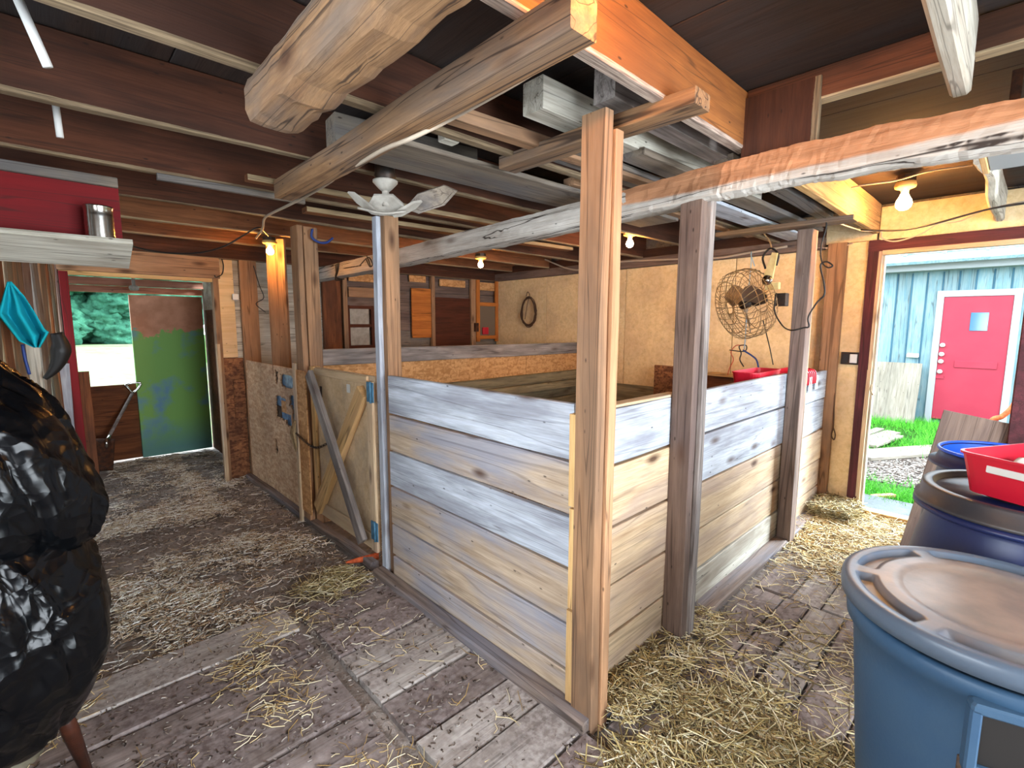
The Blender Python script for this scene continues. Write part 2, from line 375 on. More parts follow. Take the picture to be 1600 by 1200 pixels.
def grid(name, x0, x1, y0, y1, z, nx, ny, amp, mat, parent=None, sc=1.5):
    vs = [(x0+(x1-x0)*i/nx, y0+(y1-y0)*j/ny, z+noise.fractal(V((x0+(x1-x0)*i/nx, y0+(y1-y0)*j/ny, 3))*sc, 1, 2, 3)*amp) for j in range(ny+1) for i in range(nx+1)]
    fs = [(j*(nx+1)+i, j*(nx+1)+i+1, (j+1)*(nx+1)+i+1, (j+1)*(nx+1)+i) for j in range(ny) for i in range(nx)]
    return mesh(name, vs, fs, mat, parent, None, True)
grid('dirt_floor', -1.7, 4.75, -2.6, 7.2, -.012, 90, 120, .012, M['dirt'], floor)
# floor planks laid along X, in columns with butt joints
def plank_rows(x0, x1, y0, y1, mats, wmin=.13, wmax=.27, jit=.05, z=.004):
    y = y0
    while y < y1-.05:
        wd = min(random.uniform(wmin, wmax), y1-y)
        a = x0+random.uniform(0, jit); b = x1-random.uniform(0, jit*.3)
        h = random.uniform(-.004, .005)
        board('floor_plank', (a, y+wd/2, z+h), (b, y+wd/2, z+h+random.uniform(-.003, .003)), (0, 1, 0), wd-.011, .03, random.choice(mats), floor, .007, .006)
        y += wd
FM = [M['floor'], M['floor'], M['floor_grey']]
plank_rows(-1.2, .80, -.6, 2.62, FM, .16, .30)
plank_rows(.86, 1.345, .2, 2.60, FM, .15, .27, .0)
plank_rows(.815, 1.40, -1.4, .18, FM, .15, .27, .0)
plank_rows(1.42, 2.9, -1.4, .97, FM, .12, .26, .02)
plank_rows(2.92, 4.66, -1.4, 1.0, [M['floor_grey'], M['floor']], .12, .24, .02)

# ------------------------------------------------------------------ walls
RX, WY, CZ = 4.73, 5.3, 2.46
wr = group_structure('wall_right')
# studs and plywood lining
def ply(par, lo, hi, mat=None, name='wall_panel'): return box2(name, lo, hi, mat or M['cream'], par, .003)
edges = [1.16, 1.92, 3.12, 4.32, 5.30]
for a, b in zip(edges, edges[1:]): ply(wr, (RX, a+.004, .0), (RX+.02, b-.004, 2.19))
ply(wr, (RX, .90, 0), (RX+.02, 1.152, 2.2)); ply(wr, (RX+.005, -.10, 2.19), (RX+.022, .845, 2.45)); ply(wr, (RX+.005, .86, 2.205), (RX+.022, 1.5, 2.45))
ply(wr, (RX+.02, -2.6, 0), (RX+.04, -.16, 2.45))
box2('outer_sheathing', (RX+.06, .88, -.1), (RX+.08, WY+.3, 2.6), M['slat'], wr)
box2('outer_sheathing', (RX+.06, -2.6, 2.13), (RX+.08, .88, 2.6), M['slat'], wr)
box2('outer_sheathing', (RX+.06, -2.6, -.1), (RX+.08, -.12, 2.13), M['slat'], wr)
board('wall_stud', (RX-.05, 1.10, 0), (RX-.05, 1.10, 2.2), (0, 1, 0), .13, .05, M['post'], wr)
board('top_plate', (RX-.03, 1.2, 2.21), (RX-.03, WY, 2.19), (0, 0, 1), .09, .09, M['post_dark'], wr)
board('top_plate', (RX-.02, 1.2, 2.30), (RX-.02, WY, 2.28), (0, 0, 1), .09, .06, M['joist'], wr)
# lower lining planks inside the stall
for k, (z0, z1) in enumerate(((.02, .24), (.25, .45), (.46, .66), (.67, .875))):
    board('lining_plank', (RX-.02, 1.17, (z0+z1)/2), (RX-.02, 5.25, (z0+z1)/2), (0, 0, 1), z1-z0, .03, M['stall_in'] if k % 2 else M['stall_grey'], wr)
board('lining_plank', (RX-.03, 1.2, .97), (RX-.03, 2.60, .97), (0, 0, 1), .16, .03, M['brown'], wr)
board('ledge', (RX-.05, 1.2, 1.06), (RX-.05, 2.1, 1.07), (0, 1, 0), .03, .09, M['new'], wr)
# far wall (behind the stalls)
wb = group_structure('wall_back')
ply(wb, (1.20, WY, 1.215), (1.345, WY+.02, 2.17)); ply(wb, (1.345, WY+.01, 0), (2.2, WY+.03, 2.17), M['white_wood'])
for k in range(9):
    z = .02+k*.24
    board('wall_plank', (2.2, WY+.03, z+.12), (RX, WY+.03, z+.12), (0, 0, 1), .236, .022, random.choice([M['post_dark'], M['slat'], M['post_dark']]), wb)
box2('outer_sheathing', (1.3, WY+.06, -.1), (RX+.08, WY+.08, 2.6), M['slat'], wb)
box2('corner_panel', (1.205, WY-.015, .0), (1.385, WY+.015, 1.21), M['osb_dark'], wb)
box2('corner_panel', (1.28, WY-.03, .62), (1.385, WY-.014, 1.0), M['osb_dark'], wb)
board('wall_stud', (1.465, WY-.03, 0), (1.465, WY-.03, 2.2), (1, 0, 0), .15, .05, M['post'], wb)
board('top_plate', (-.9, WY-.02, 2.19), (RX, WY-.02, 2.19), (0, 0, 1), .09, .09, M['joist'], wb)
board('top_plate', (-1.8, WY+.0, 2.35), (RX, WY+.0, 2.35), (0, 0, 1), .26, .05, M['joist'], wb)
box2('wall_panel', (-1.8, WY-.01, -.05), (.07, WY+.03, 2.2), M['post_dark'], wb)
for x, wdt, mt in ((2.29, .20, M['brown']), (2.44, .05, M['post']), (3.0, .05, M['post_dark']), (3.615, .05, M['post']), (4.275, .075, M['post'])):
    board('wall_stud', (x, WY-.03, .1), (x, WY-.03, 2.17), (1, 0, 0), wdt, .05, mt, wb)
for x0, x1, z0, z1 in ((2.50, 2.90, 2.02, 2.11), (3.28, 3.52, 2.06, 2.14), (3.73, 4.15, 2.03, 2.12), (4.36, 4.70, 2.01, 2.12)):
    box2('strand_board_strip', (x0, WY-.035, z0), (x1, WY-.015, z1), M['osb'], wb)
box2('plywood_panel', (3.30, WY-.045, 1.37), (3.585, WY-.028, 1.985), M['ply_orange'], wb)
box2('dark_panel', (3.65, WY-.04, .9), (4.225, WY-.02, 1.885), M['dark_panel'], wb)
board('wall_plank', (2.5, WY-.01, 1.90), (2.95, WY-.01, 1.90), (0, 0, 1), .11, .02, M['post'], wb)
# small two pane window in the far wall
w1 = group_structure('window_1', (2.62, WY, 1.3))
for a, b, c in (((2.47, WY-.03, 1.73), (2.785, WY-.03, 1.73), (0, 0, 1)), ((2.47, WY-.03, 1.28), (2.785, WY-.03, 1.28), (0, 0, 1)), ((2.47, WY-.03, 1.52), (2.75, WY-.03, 1.52), (0, 0, 1)), ((2.77, WY-.03, 1.26), (2.77, WY-.03, 1.75), (1, 0, 0)), ((2.475, WY-.03, 1.26), (2.475, WY-.03, 1.75), (1, 0, 0))):
    board('window_frame', a, b, c, .035, .03, M['dark_panel'], w1)
box2('pane', (2.49, WY-.03, 1.54), (2.73, WY-.022, 1.715), M['foam'], w1); box2('pane', (2.49, WY-.03, 1.30), (2.73, WY-.022, 1.505), M['foam'], w1)
# framed glass hatch right of it
w2 = group_structure('window_2', (4.5, WY, 1.3))
for a, b, c, q in (((4.32, WY-.05, 1.82), (4.72, WY-.05, 1.82), (0, 0, 1), .05), ((4.32, WY-.05, 1.36), (4.72, WY-.05, 1.36), (0, 0, 1), .05), ((4.35, WY-.05, 1.3), (4.35, WY-.05, 2.15), (1, 0, 0), .06), ((4.695, WY-.05, 1.3), (4.695, WY-.05, 2.15), (1, 0, 0), .05)):
    board('window_frame', a, b, c, q, .03, M['ply_orange'], w2)
box2('pane', (4.38, WY-.05, 1.385), (4.67, WY-.044, 1.795), M['glass'], w2)
box2('latch', (4.27, WY-.10, 1.44), (4.33, WY-.06, 1.56), M['bracket'], w2)
hr = box2('red_box', (4.42, WY-.085, 1.40), (4.52, WY-.055, 1.50), M['red_plastic']); props(hr, 'small red box behind the glass hatch in the far corner', 'box')
# header over the far doorway
hd = group_structure('door_1', (.7, WY, 0))
board('door_header', (.05, WY-.03, 2.055), (1.22, WY-.03, 2.055), (0, 0, 1), .19, .06, M['post'], hd)
board('door_stop', (.05, WY, 1.945), (1.20, WY, 1.945), (0, 0, 1), .035, .05, M['new'], hd)
board('door_jamb', (1.185, WY, 0), (1.185, WY, 1.96), (1, 0, 0), .045, .10, M['post'], hd)
board('door_jamb', (1.165, WY-.05, .0), (1.165, WY-.05, 1.35), (1, 0, 0), .03, .03, M['stall_tan'], hd)
board('door_jamb', (.135, WY-.06, 0), (.135, WY-.06, 1.95), (1, 0, 0), .055, .05, M['red_paint'], hd)
board('door_jamb', (.175, WY+.25, 0), (.175, WY+.25, 1.13), (1, 0, 0), .13, .04, M['brown'], hd)
# vestibule beyond: right wall, outer lintel
OY = 6.9
box2('vestibule_wall', (1.40, WY+.1, 0), (1.43, OY, 1.95), M['brown'], wb); box2('vestibule_wall', (1.398, WY+.1, 1.7), (1.402, OY-.1, 2.05), M['white_wood'], wb)
box2('vestibule_wall', (-.03, WY+.1, 0), (0, OY, 2.05), M['brown'], wb)
for k, (z0, z1) in enumerate(((1.875, 1.945), (1.95, 2.03), (2.04, 2.12))):
    board('lintel', (-.1, OY+.05-k*.06, (z0+z1)/2), (1.6, OY+.05-k*.06, (z0+z1)/2), (0, 0, 1), z1-z0, .05, M['pink_beam'], wb)
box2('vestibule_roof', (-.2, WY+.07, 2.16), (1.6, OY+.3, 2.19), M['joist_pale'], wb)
box2('lower_door_leaf', (.08, OY, .012), (.74, OY+.03, .862), M['brown'], hd)
box2('outer_frame', (-.1, OY, 0), (.20, OY+.05, 2.1), M['brown'], wb); box2('outer_frame', (1.43, OY, 0), (1.6, OY+.05, 2.1), M['brown'], wb)
tp = NT('peeling_green_door'); v = tp.tc.outputs['Object']
n = tp.noise(v, 3.5, 6, .7, .2); sx = tp.n('ShaderNodeSeparateXYZ'); tp.l(v, sx.inputs[0])
edge = tp.math('ADD', sx.outputs[2], tp.math('MULTIPLY', tp.math('SUBTRACT', n, .5), .8))
pk = tp.mix(tp.ramp(tp.noise(v, 6, 4), ((.4, 0.), (.6, 1.))), rgb('d09676'), rgb('bd8362'))
gr = tp.mix(tp.ramp(tp.noise(v, 2.6, 5), ((.53, 0.), (.66, 1.))), rgb('80b45c'), rgb('6a98b4'))
gr = tp.mix(tp.ramp(tp.math('MULTIPLY', sx.outputs[2], -1.0), ((.5, 0.), (.85, 1.))), gr, rgb('5f9088'))
c = tp.mix(tp.ramp(edge, ((.52, 0.), (.535, 1.))), gr, pk)
M['green_door'] = tp.out(c, .6)
gd = box2('painted_door_leaf', (.69, OY-.05, .012), (1.385, OY-.015, 1.855), M['green_door'])
props(gd, 'tall door leaf with peeling green and blue paint, bare pinkish wood on top', 'door')
# left wall of rough slabs, slightly askew
wl = group_structure('wall_left')
def lw(y): return .10-.20*(5.25-y)
y = 5.22; k = 0
slabm = [M['post_dark'], M['slab'], M['slab'], M['joist_pale'], M['slab'], M['slat']]
while y > -2.3:
    wd = random.uniform(.13, .21) if y > 2 else .24
    if y > 4.9: wd = .09
    m = slabm[k % 6]; lean = .10 if y > 4.0 else .03
    gap = .035 if y > 4.5 else .006
    yy = y-wd/2
    spans = ((-.02, 2.26),) if not (-.2 < yy < 1.62) else ((-.02, .82), (2.06, 2.26))
    for za, zb in spans:
        board('wall_slab', (lw(yy), yy, za), (lw(yy), yy+(lean if zb-za > 2 else 0), zb), (.2, 1, 0), wd-gap, .035, m, wl, .018 if y > 2.5 else .006, .012)
    y -= wd; k += 1
box2('outer_sheathing', (-1.75, -2.6, 0), (-1.72, -.3, 2.6), M['slat'], wl)
board('blue_white_board', (.02, 4.92, 0), (.045, 4.98, 1.24), (.95, .3, 0), .13, .02, M['stall_grey'], wl)
board('green_white_board', (-.09, 4.25, 0), (-.09, 4.25, 1.42), (.8, .6, 0), .13, .02, M['white_wood'], wl)
w3 = group_structure('window_added', (lw(.7), .7, .8))  # unseen window, added so the left fill light reaches the stall
for a, b in (((lw(-.2), -.2, .82), (lw(1.62), 1.62, .82)), ((lw(-.2), -.2, 2.05), (lw(1.62), 1.62, 2.05)), ((lw(-.2), -.2, .82), (lw(-.2), -.2, 2.05)), ((lw(1.62), 1.62, .82), (lw(1.62), 1.62, 2.05))):
    board('window_frame', a, b, (1, .2, 0), .08, .05, M['post_dark'], w3)
# ------------------------------------------------------------------ ceiling
ce = group_structure('ceiling')
x = -1.8; k = 0
while x < 4.8:
    wd = 1.1
    m = M['deck']
    board('ceiling_board', (x+wd/2, -2.6, 2.487), (x+wd/2, WY+.1, 2.487), (1, 0, 0), wd-.004, .022, m, ce, .002)
    x += wd
box2('roof_cover', (-1.9, -2.7, 2.52), (4.9, WY+.2, 2.56), M['deck'], ce)
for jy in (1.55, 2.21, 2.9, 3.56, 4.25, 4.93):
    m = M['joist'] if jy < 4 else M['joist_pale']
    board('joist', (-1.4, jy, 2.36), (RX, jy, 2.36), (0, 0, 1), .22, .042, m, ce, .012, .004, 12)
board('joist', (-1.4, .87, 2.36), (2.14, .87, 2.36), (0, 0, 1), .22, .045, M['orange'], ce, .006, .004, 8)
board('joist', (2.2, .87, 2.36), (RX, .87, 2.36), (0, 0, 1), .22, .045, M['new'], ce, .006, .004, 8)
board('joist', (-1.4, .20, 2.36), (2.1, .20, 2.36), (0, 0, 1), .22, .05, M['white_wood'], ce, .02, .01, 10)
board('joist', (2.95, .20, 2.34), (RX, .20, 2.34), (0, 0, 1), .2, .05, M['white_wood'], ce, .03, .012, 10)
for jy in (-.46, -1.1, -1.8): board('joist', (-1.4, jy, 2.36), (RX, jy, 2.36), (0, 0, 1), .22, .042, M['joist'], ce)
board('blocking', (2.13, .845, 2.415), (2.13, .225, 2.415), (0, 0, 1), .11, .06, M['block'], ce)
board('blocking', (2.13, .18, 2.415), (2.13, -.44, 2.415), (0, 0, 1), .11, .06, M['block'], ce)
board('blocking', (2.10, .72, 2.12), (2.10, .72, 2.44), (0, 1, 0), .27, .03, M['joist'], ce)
# rear wall far behind the photographer, opening left for daylight
rw = group_structure('wall_rear')
box2('wall_panel', (-1.75, -2.6, 0), (.2, -2.56, 2.5), M['slat'], rw); box2('wall_panel', (3.0, -2.6, 0), (4.8, -2.56, 2.5), M['slat'], rw)
box2('wall_panel', (.2, -2.6, 2.4), (3.0, -2.56, 2.5), M['slat'], rw)

# ------------------------------------------------------------------ entry door frame (right)
d2 = group_structure('door_2', (RX, .4, 0))
board('casing', (RX-.01, .865, 0), (RX-.01, .865, 2.2), (0, 1, 0), .07, .03, M['maroon'], d2)
board('casing', (RX-.01, -.12, 2.155), (RX-.01, .90, 2.155), (0, 0, 1), .085, .03, M['maroon'], d2)
board('door_jamb', (RX+.0, .825, 0), (RX+.0, .825, 2.12), (0, 1, 0), .03, .05, M['stall_tan'], d2)
board('door_jamb', (RX+.04, .805, 0), (RX+.04, .805, 2.10), (0, 1, 0), .02, .06, M['white_wood'], d2)
board('door_jamb', (RX+.0, .81, 2.10), (RX+.0, -.08, 2.10), (0, 0, 1), .035, .06, M['stall_tan'], d2)
board('door_jamb', (RX+.02, -.09, 0), (RX+.02, -.09, 2.12), (0, 1, 0), .04, .1, M['maroon'], d2)
board('threshold', (RX-.0, -.08, .035), (RX-.0, .82, .035), (1, 0, 0), .10, .05, M['new'], d2)
board('threshold', (RX-.06, -.08, .005), (RX-.06, .5, .005), (1, 0, 0), .05, .03, M['post'], d2)
tube('hook', [(RX-.03, .80, 1.08), (RX-.05, .80, 1.04), (RX-.05, .78, 1.0)], .005, M['rust'], d2)
# door leaf swung into the room
leaf = box2('door_leaf', (3.86, -.055, .03), (4.70, .012, 2.02), M['maroon'], d2)
box2('door_face', (3.88, .0, .05), (4.66, .014, 2.0), M['dark_panel'], leaf)
kb = at(1562, 682, 1, .055)
lathe('door_knob', [(0, .05), (.018, .048), (.028, .035), (.026, .02), (.012, .012), (.012, 0), (.03, -.002), (.03, -.01), (0, -.01)], M['chrome'], leaf, T(3.95, .025, .93) @ Matrix.Rotation(-math.pi/2, 4, 'X'), 20)

# ------------------------------------------------------------------ outside, right: the shed
gm = ground_mat('lawn', '1f3f12', '35651c', '2a5416', 3, .6)
M['lawn'] = gm
M['gravel'] = ground_mat('pale_gravel', '5b544e', '8d8780', '7a746c', 6, .8)
M['field'] = ground_mat('summer_field', '4c6038', '6a7458', '78806c', .35, .3)
out = group_structure('ground_outside')
box2('lawn', (RX+.09, -20, -.2), (60, 80, -.115), M['lawn'], out)
box2('gravel_strip', (6.3, -8, -.2), (7.9, 20, -.108), M['gravel'], out)
box2('meadow', (-60, WY+1.75, -.25), (RX+.08, 90, -.12), M['field'], out)
M['siding_dark'] = wood('dark_blue_batten', '2c5468', '1e4050', '3c6474', .4, 0, rough=.7, var=.1)
M['siding'] = wood('blue_grey_siding', '6d868c', '4a7484', '7c8c8e', .6, 0, rough=.7, var=.25, stainsc=2)
M['shed_white'] = plain('white_trim_paint', '8c9092', .6)
M['shed_red'] = plain('red_door_paint', '8c2436', .5, 0, .3, .4, '96303f', 3)
SX = 10.8
shed = thing('garden_shed', 'blue-grey board shed with white trim seen through the entry', 'shed', (SX, .5, -.1))
y = -1.2
while y < 4.2:
    if not (.10 < y+.1 < 1.0):
        board('siding_board', (SX, y+.1, -.1), (SX, y+.1, 2.75), (0, 1, 0), .196, .025, M['siding'], shed)
    else:
        board('siding_board', (SX, y+.1, 2.05), (SX, y+.1, 2.75), (0, 1, 0), .196, .025, M['siding'], shed)
    board('batten', (SX-.018, y+.2, 2.08 if .10 < y+.1 < .93 else -.1), (SX-.018, y+.2, 2.42), (0, 1, 0), .022, .014, M['siding_dark'], shed)
    y += .2
board('fascia', (SX-.25, -1.4, 2.50), (SX-.25, 4.4, 2.50), (0, 0, 1), .12, .03, M['shed_white'], shed)
board('fascia', (SX-.27, -1.4, 2.60), (SX-.27, 4.4, 2.60), (0, 0, 1), .09, .03, M['shed_white'], shed)
board('soffit', (SX-.13, -1.4, 2.45), (SX-.13, 4.4, 2.45), (1, 0, 0), .26, .02, M['shed_white'], shed)
rf = box('roof', (SX+.9, 1.5, 3.02), (2.9, 5.9, .05), M['siding'], shed, rot=Matrix.Rotation(-.33, 3, 'Y'))
for yy in range(-3, 10): board('roof_rib', (SX-.32, yy*.5, 2.69), (SX+2.1, yy*.5, 3.5), (0, 1, 0), .04, .02, M['siding'], shed)
box2('back_wall', (SX+.05, -1.2, -.1), (SX+2.4, 4.2, 2.7), M['siding'], shed)
sd = box2('shed_door', (SX-.03, .155, -.02), (SX+.01, .965, 2.01), M['shed_red'], shed)
box2('window_pane', (SX-.04, .41, 1.46), (SX-.028, .62, 1.75), M['glass_blue'], sd)
box2('cross_board', (SX-.045, .25, .86), (SX-.03, .75, .97), M['shed_red'], sd)
box2('cross_board', (SX-.045, .86, .66), (SX-.03, .97, .71), M['shed_red'], sd)
for z in (1.22, 1.07, .95, .78): lathe('latch', [(0, -.03), (.03, -.03), (.035, 0), (.03, .02), (0, .03)], M['white'], sd, T(SX-.055, .92, z) @ Matrix.Rotation(-math.pi/2, 4, 'Y'), 12)
for a, b, c in (((SX-.03, 1.01, -.1), (SX-.03, 1.01, 2.11), (0, 1, 0)), ((SX-.03, .11, -.1), (SX-.03, .11, 2.11), (0, 1, 0))):
    board('door_trim', a, b, c, .09, .035, M['shed_white'], shed)
board('door_trim', (SX-.03, .065, 2.06), (SX-.03, 1.055, 2.06), (0, 0, 1), .1, .035, M['shed_white'], shed)
box('junction_box', (SX-.05, 1.29, 1.03), (.06, .16, .07), M['white'], shed, .01)
M['pale_ply'] = wood('weathered_plywood', '8e867a', '6c6355', '5f5a50', .5, .5, var=.05)
o = board('plywood_sheet', (SX-.38, 1.52, -.1), (SX-.1, 1.52, .9), (0, 1, 0), .75, .02, M['pale_ply']); props(o, 'weathered plywood sheet leaning on the shed left of its red door', 'plywood')
for k, (px0, py0, px1, py1) in enumerate(((1350, 694, 1400, 676), (1362, 697, 1405, 681), (1350, 688, 1392, 674), (1348, 680, 1375, 670))):
    a, b = at(px0, py0, 2, -.07), at(px1, py1, 2, -.07)
    o = board('pallet_slat', a, b, (1, 0, 0), .11, .03, M['pale_ply']); props(o, ['loose pale slat on the grass by the shed, lowest of four', 'loose pale slat on the grass, second from the right', 'loose pale slat on the grass behind two others', 'short loose slat farthest back on the grass'][k], 'slat', 'slats on the grass outside')
o = board('grey_plank', at(1340, 712, 2, -.08), at(1500, 700, 2, -.08), (1, 0, 0), .36, .04, M['pale_ply']); props(o, 'wide pale plank lying across the yard outside the entry', 'plank')
st = box2('doorstep', (RX+.1, -.3, -.2), (RX+.75, 1.2, -.035), M['step']); props(st, 'pale worn doorstep slab outside the entry', 'doorstep')
o = board('wood_stick', at(1362, 776, 2, -.06), at(1396, 774, 2, -.06), (1, 0, 0), .05, .03, M['new']); props(o, 'short orange-brown stick in the grass beyond the doorstep', 'stick')
o = tube('curved_hose', [at(1538, 703, 0, 8.2), at(1549, 659, 0, 8.2), at(1565, 651, 0, 8.2), at(1582, 636, 0, 8.2), at(1592, 615, 0, 8.2)], .03, M['carrot'], None, 6); props(o, 'curved orange-brown hose end beside the open entry door', 'hose')

# stuff generator: thin bent stalks
def stalks(name, n, sampler, lmin, lmax, r, mat, parent=None, up=.12, z0=.02, stand=0, segs=2):
    P = np.array(sampler(n)); n = len(P)
    L = rng.uniform(lmin, lmax, n)*rng.uniform(.5, 1, n); a = rng.uniform(0, 2*np.pi, n)
    el = rng.normal(0, up, n) if not stand else rng.uniform(.7, 1.5, n)
    d = np.stack([np.cos(a)*np.cos(el), np.sin(a)*np.cos(el), np.abs(np.sin(el))], 1)
    s = np.stack([-np.sin(a), np.cos(a), 0*a], 1)
    u = np.cross(d, s); bend = rng.normal(0, .12, n)
    rr = r*rng.uniform(.6, 1.3, n)
    vs = []
    for i in range(segs+1):
        t = i/segs
        c = P+d*(L*(t-(0 if stand else .5)))[:, None]+s*(bend*L*4*(t*(1-t)))[:, None]
        if not stand: c[:, 2] = np.maximum(c[:, 2], P[:, 2])+.001
        k = rr*((1-t*.85) if stand else 1)
        for th in (0, 2.094, 4.189):
            vs.append(c+s*(np.cos(th)*k)[:, None]+u*(-np.sin(th)*k)[:, None])
    vs = np.stack(vs, 1); nv = 3*(segs+1)
    q = []
    for i in range(segs):
        for j in range(3): q.append((i*3+j, i*3+(j+1) % 3, (i+1)*3+(j+1) % 3, (i+1)*3+j))
    q = np.array(q); F = (q[None]+(np.arange(n)*nv)[:, None, None]).reshape(-1)
    me = bpy.data.meshes.new(name); nf = n*len(q)
    me.vertices.add(n*nv); me.vertices.foreach_set('co', vs.reshape(-1))
    me.loops.add(nf*4); me.loops.foreach_set('vertex_index', F)
    me.polygons.add(nf); me.polygons.foreach_set('loop_start', np.arange(nf)*4)
    me.update(calc_edges=True); me.materials.append(mat)
    o = place(bpy.data.objects.new(name, me), parent); o['kind'] = 'stuff'; return o
def nz(x, y, s, o=0): return noise.noise(V((x*s, y*s, o)))
def region(x0, x1, y0, y1, dens, z=.014, hz=.0):
    def f(n):
        o = []
        while len(o) < n:
            x = random.uniform(x0, x1); y = random.uniform(y0, y1); k = dens(x, y)
            if random.random() < k: o.append((x, y, z+random.random()*hz*k))
        return o
    return f
def stuff(o, label, cat): props(o, label, cat); return o
# grass
stuff(stalks('grass', 9000, region(7.8, 10.7, -.4, 2.3, lambda x, y: 1 if nz(x, y, 1.2)+x*.12 > .98 else .1, -.115), .08, .2, .004, M['grass_blades'], None, stand=1), 'bright green grass in front of the shed door', 'grass')
stuff(stalks('grass', 7000, region(5.35, 6.4, -.3, 1.6, lambda x, y: 1 if nz(x, y, 2, 3) > -.15 else .12, -.115), .06, .17, .003, M['grass_blades'], None, stand=1), 'tuft of bright green grass beyond the doorstep', 'grass')
stuff(stalks('gravel_chips', 5000, region(6.3, 7.9, -.4, 2.0, lambda x, y: 1, -.105), .01, .05, .008, M['chips'], None), 'pale gravel strip between the grass tufts', 'gravel')

# treeline beyond the far door
lm = NT('tree_foliage'); v = lm.tc.outputs['Object']
n1 = lm.noise(v, 1.1, 9, .8); c = lm.ramp(n1, ((.33, rgb('204636')), (.5, rgb('2c5a46')), (.68, rgb('41745a'))))
lm.bump(n1, 1, .3); M['foliage'] = lm.out(c, .9, 0, .1)
bark = plain('bark', '4a3c2e', .9)
tl = ['broad green tree at the left of the field edge', 'tall green tree, second from the left beyond the field', 'pale green tree in the middle of the far treeline', 'rounded tree right of the middle of the far treeline', 'bushy tree beyond the field, partly behind the painted door', 'dark tree beyond the field just above the painted door']
def blob(cx, cy, cz, rx, rz, sd, nu=26, nv=16):
    vs, fs = [], []
    for j in range(nv+1):
        p = math.pi*j/nv
        for i in range(nu):
            a = 2*math.pi*i/nu; d = V((math.sin(p)*math.cos(a), math.sin(p)*math.sin(a), math.cos(p)))
            k = 1+.26*noise.fractal(d*3.2+V((sd, 0, 0)), .6, 2, 6)
            vs.append((cx+d.x*rx*k, cy+d.y*rx*k, cz+d.z*rz*k))
    for j in range(nv):
        for i in range(nu): fs.append((j*nu+i, (j+1)*nu+i, (j+1)*nu+(i+1) % nu, j*nu+(i+1) % nu))
    return vs, fs
for k in range(6):
    tx = -.4+k*1.9; ty = 50+(k % 2)*3
    t_ = thing('tree', tl[k], 'tree', (tx, ty, 0), 'trees beyond the field')
    multi('crown', [blob(random.uniform(-2.2, 2.2), random.uniform(-1, 1), .7+q*.62, random.uniform(1.3, 2.0), random.uniform(1.1, 1.6), k*17+q, 40, 28) for q in range(15)], M['foliage'], t_, T(tx, ty, 0))
    tube('trunk', [(tx, ty, -.1), (tx+.1, ty, 4)], .2, bark, t_)

# ------------------------------------------------------------------ stall
XL, YR = 1.40, 1.10     # outer faces of the two plank walls
sw = thing('stall_left_wall', 'weathered plank wall of the stall between corner post and gate', 'stall wall', (1.42, 1.7, 0))
lm_ = [M['stall'], M['stall'], M['stall'], M['stall_grey'], M['stall']]
for z0, z1 in ((.03, .165), (.175, .365), (.37, .598), (.603, .812), (.817, 1.028), (1.033, 1.258)):
    board('plank', (XL+.016, 1.13, (z0+z1)/2), (XL+.016, 2.50, (z0+z1)/2-.003), (0, 0, 1), z1-z0-.007, .03, random.choice(lm_), sw, .006)
board('bottom_rail', (XL-.035, 1.0, .035), (XL-.035, 2.62, .03), (1, 0, 0), .075, .06, M['sill'], sw, .01, .008)
sr = thing('stall_right_wall', 'pale plank wall of the stall running from corner post to entry wall', 'stall wall', (3, 1.12, 0))
zs = ((.035, .228), (.233, .458), (.463, .715), (.72, .978), (.983, 1.215))
ma = [M['stall_tan'], M['stall_tan'], M['stall_tan'], M['stall_tan'], M['stall_grey']]
mb = [M['white_wood'], M['stall_tan'], M['stall_tan'], M['stall_grey'], M['stall_grey']]
mc = [M['stall_tan'], M['stall_tan'], M['stall_tan'], M['stall_grey'], M['stall_grey']]
for (x0, x1, mm, dz) in ((1.47, 2.14, ma, 0), (2.16, 3.70, mb, .005), (3.71, 4.66, mc, -.035)):
    for (z0, z1), m in zip(zs, mm):
        board('plank', (x0, YR+.016, (z0+z1)/2+dz), (x1, YR+.016, (z0+z1)/2+dz), (0, 0, 1), z1-z0-.007, .03, m, sr, .006)
board('bottom_rail', (1.42, YR-.06, .03), (4.6, YR-.03, .025), (0, 1, 0), .10, .055, M['sill'], sr, .012, .008)
board('cap_strip', (1.47, YR+.035, 1.222), (2.15, YR+.035, 1.222), (0, 1, 0), .06, .012, M['stall_tan'], sr)
# posts
def post(name, label, parts, base):
    t_ = thing(name, label, 'post', base); return t_
cp = thing('corner_post', 'tall doubled corner post of the stall, orange-lit near the top', 'post', (1.41, 1.02, 0))
board('post_board', (1.385, 1.045, 0), (1.385, 1.045, 2.245), (0, 1, 0), .10, .045, M['post'], cp, .006)
board('post_board', (1.432, 1.01, 0), (1.432, 1.01, 2.19), (1, 0, 0), .042, .055, M['post'], cp, .005)
board('edge_strip', (1.388, 1.113, .02), (1.388, 1.113, .45), (0, 1, 0), .035, .03, M['new'], cp, .003)
board('edge_strip', (1.388, 1.113, .46), (1.388, 1.113, .86), (0, 1, 0), .03, .03, M['new'], cp, .003)
board('edge_strip', (1.388, 1.113, .87), (1.388, 1.113, 1.22), (0, 1, 0), .035, .03, M['new'], cp, .003)
gp = thing('gate_post', 'post beside the gate carrying the gate hinges, pale strip on its left', 'post', (1.5, 2.58, 0))
board('post_board', (1.415, 2.60, 0), (1.415, 2.60, 2.15), (0, 1, 0), .05, .04, M['stall_grey'], gp, .004)
board('post_board', (1.47, 2.575, 0), (1.47, 2.575, 2.15), (1, 0, 0), .09, .09, M['post'], gp, .008)
p3 = thing('side_post', 'grey post bearing the log beam, first right of the corner post', 'post', (2.13, 1.05, 0))
